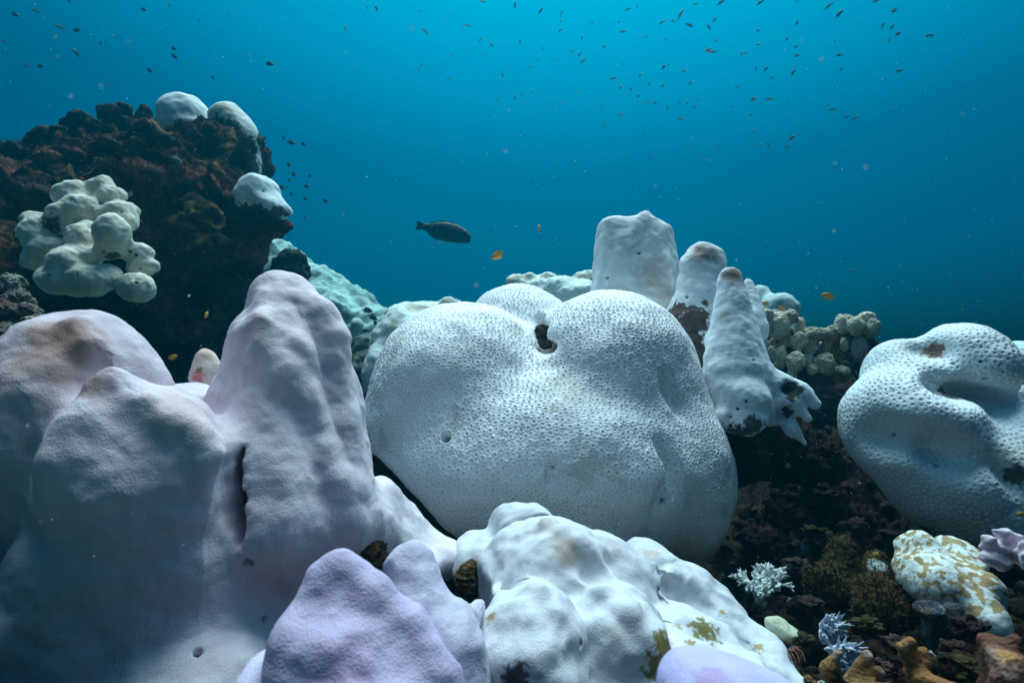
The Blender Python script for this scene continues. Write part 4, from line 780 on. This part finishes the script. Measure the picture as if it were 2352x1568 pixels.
def c_orange(x, y, z): return lerp((.80, .36, .02), lerp((.55, .25, .05), (.78, .33, .02), (.5 - x) / .3), 1 if x > .2 else .3)
G5 = 'orange damselfish around the corals'
for x, y, d, px, an, yw, lb in [(1143, 586, 1.9, 34, 205, .15, 'bright orange fish nose down in the blue water above the brain coral'), (1238, 525, 2.4, 20, 95, .9, 'thin orange fish seen edge on, right of the dark parrotfish'), (1902, 680, 2.0, 32, 165, .1, 'orange fish alone in the water above the right corals'), (1759, 697, 2.3, 14, 150, .8, 'small orange fish nearest the brown tipped cone, above the porous knobs'),
                                (1797, 707, 2.25, 19, 172, .1, 'small orange fish over the pale mound behind the porous knobs'), (474, 723, 1.6, 16, 85, .7, 'small upright orange fish in the dark gap above the left saddle'), (397, 820, 1.4, 22, 20, .2, 'small orange fish low over the saddle between the two peaks'), (40, 762, 1.3, 46, 55, .3, 'orange fish behind the left peak at the left edge'),
                                (2345, 822, 1.9, 24, 200, .3, 'orange fish cut by the right edge, above the right brain coral'), (2348, 1180, 1.2, 22, 190, .3, 'orange fish at the right edge over the right brain coral flank')]:
    whole_fish('damselfish', lb, G5, x, y, d, px * d / F / max(.5, math.cos(yw)), an, yw, deep_p, dfin, c_orange, .40, .04, .06)
par_p = [(.5, .05, .03, -.06), (.47, .085, .05, -.05), (.38, .13, .075, -.02), (.22, .175, .09, 0), (.03, .185, .09, .005), (-.15, .15, .07, .005), (-.28, .09, .04, .01), (-.36, .065, .025, .015), (-.4, .06, .02, .02)]
pfin = [('tail_fin', fin([(-.38, .07), (-.5, .10), (-.54, .09), (-.51, .02), (-.54, -.06), (-.5, -.06), (-.38, -.03)])), ('dorsal_fin', fin([(.26, .155), (.12, .205), (-.1, .19), (-.3, .11), (-.28, .08), (0, .17)])), ('anal_fin', fin([(-.05, -.16), (-.12, -.18), (-.3, -.1), (-.28, -.06)])), ('pectoral_fin', ([(x_, y_ - .085, z_) for x_, y_, z_ in fin([(.2, -.02), (.08, -.05), (.05, -.1), (.1, -.11)])[0]], fin([(0, 0)] * 4)[1]))]
whole_fish('parrotfish', 'big dark parrotfish swimming right in the open blue water', None, 1021, 532, 4.4, 124 * 4.4 / F, -10, .05, par_p, pfin, lambda x, y, z: lerp((.022, .03, .04), (.012, .018, .026), (z + .1) / .2), .36, .05, .065)

# ------------------------------------------------------------------ specks drifting in the water
sv = []; sf = []
octv = [(1, 0, 0), (-1, 0, 0), (0, 1, 0), (0, -1, 0), (0, 0, 1), (0, 0, -1)]; octf = [(0, 2, 4), (2, 1, 4), (1, 3, 4), (3, 0, 4), (2, 0, 5), (1, 2, 5), (3, 1, 5), (0, 3, 5)]
for i in range(2200):
    d = rf.uniform(.5, 3.4) if i > 45 else rf.uniform(.2, .36); c = P(rf.uniform(-50, 2400), rf.uniform(-30, 1300), d); r = rf.choice((.0004, .0005, .0006, .0008)) * (0.6 + .35 * d) * (1.3 if i <= 45 else 1)
    if rf.random() < .012: r *= 2.5
    o_ = len(sv); sv += [tuple(c + np.array(p_) * r * rf.uniform(.6, 1.4)) for p_ in octv]; sf += [tuple(j + o_ for j in t_) for t_ in octf]
me = bpy.data.meshes.new('drifting_specks'); me.from_pydata(sv, [], sf); set_col(me, np.array((.75, .8, .8), np.float32))
o = bpy.data.objects.new('drifting_specks', me); C.objects.link(o); me.materials.append(M['snow']); tag(o, 'fine pale specks drifting in the water', None, None, 'stuff')
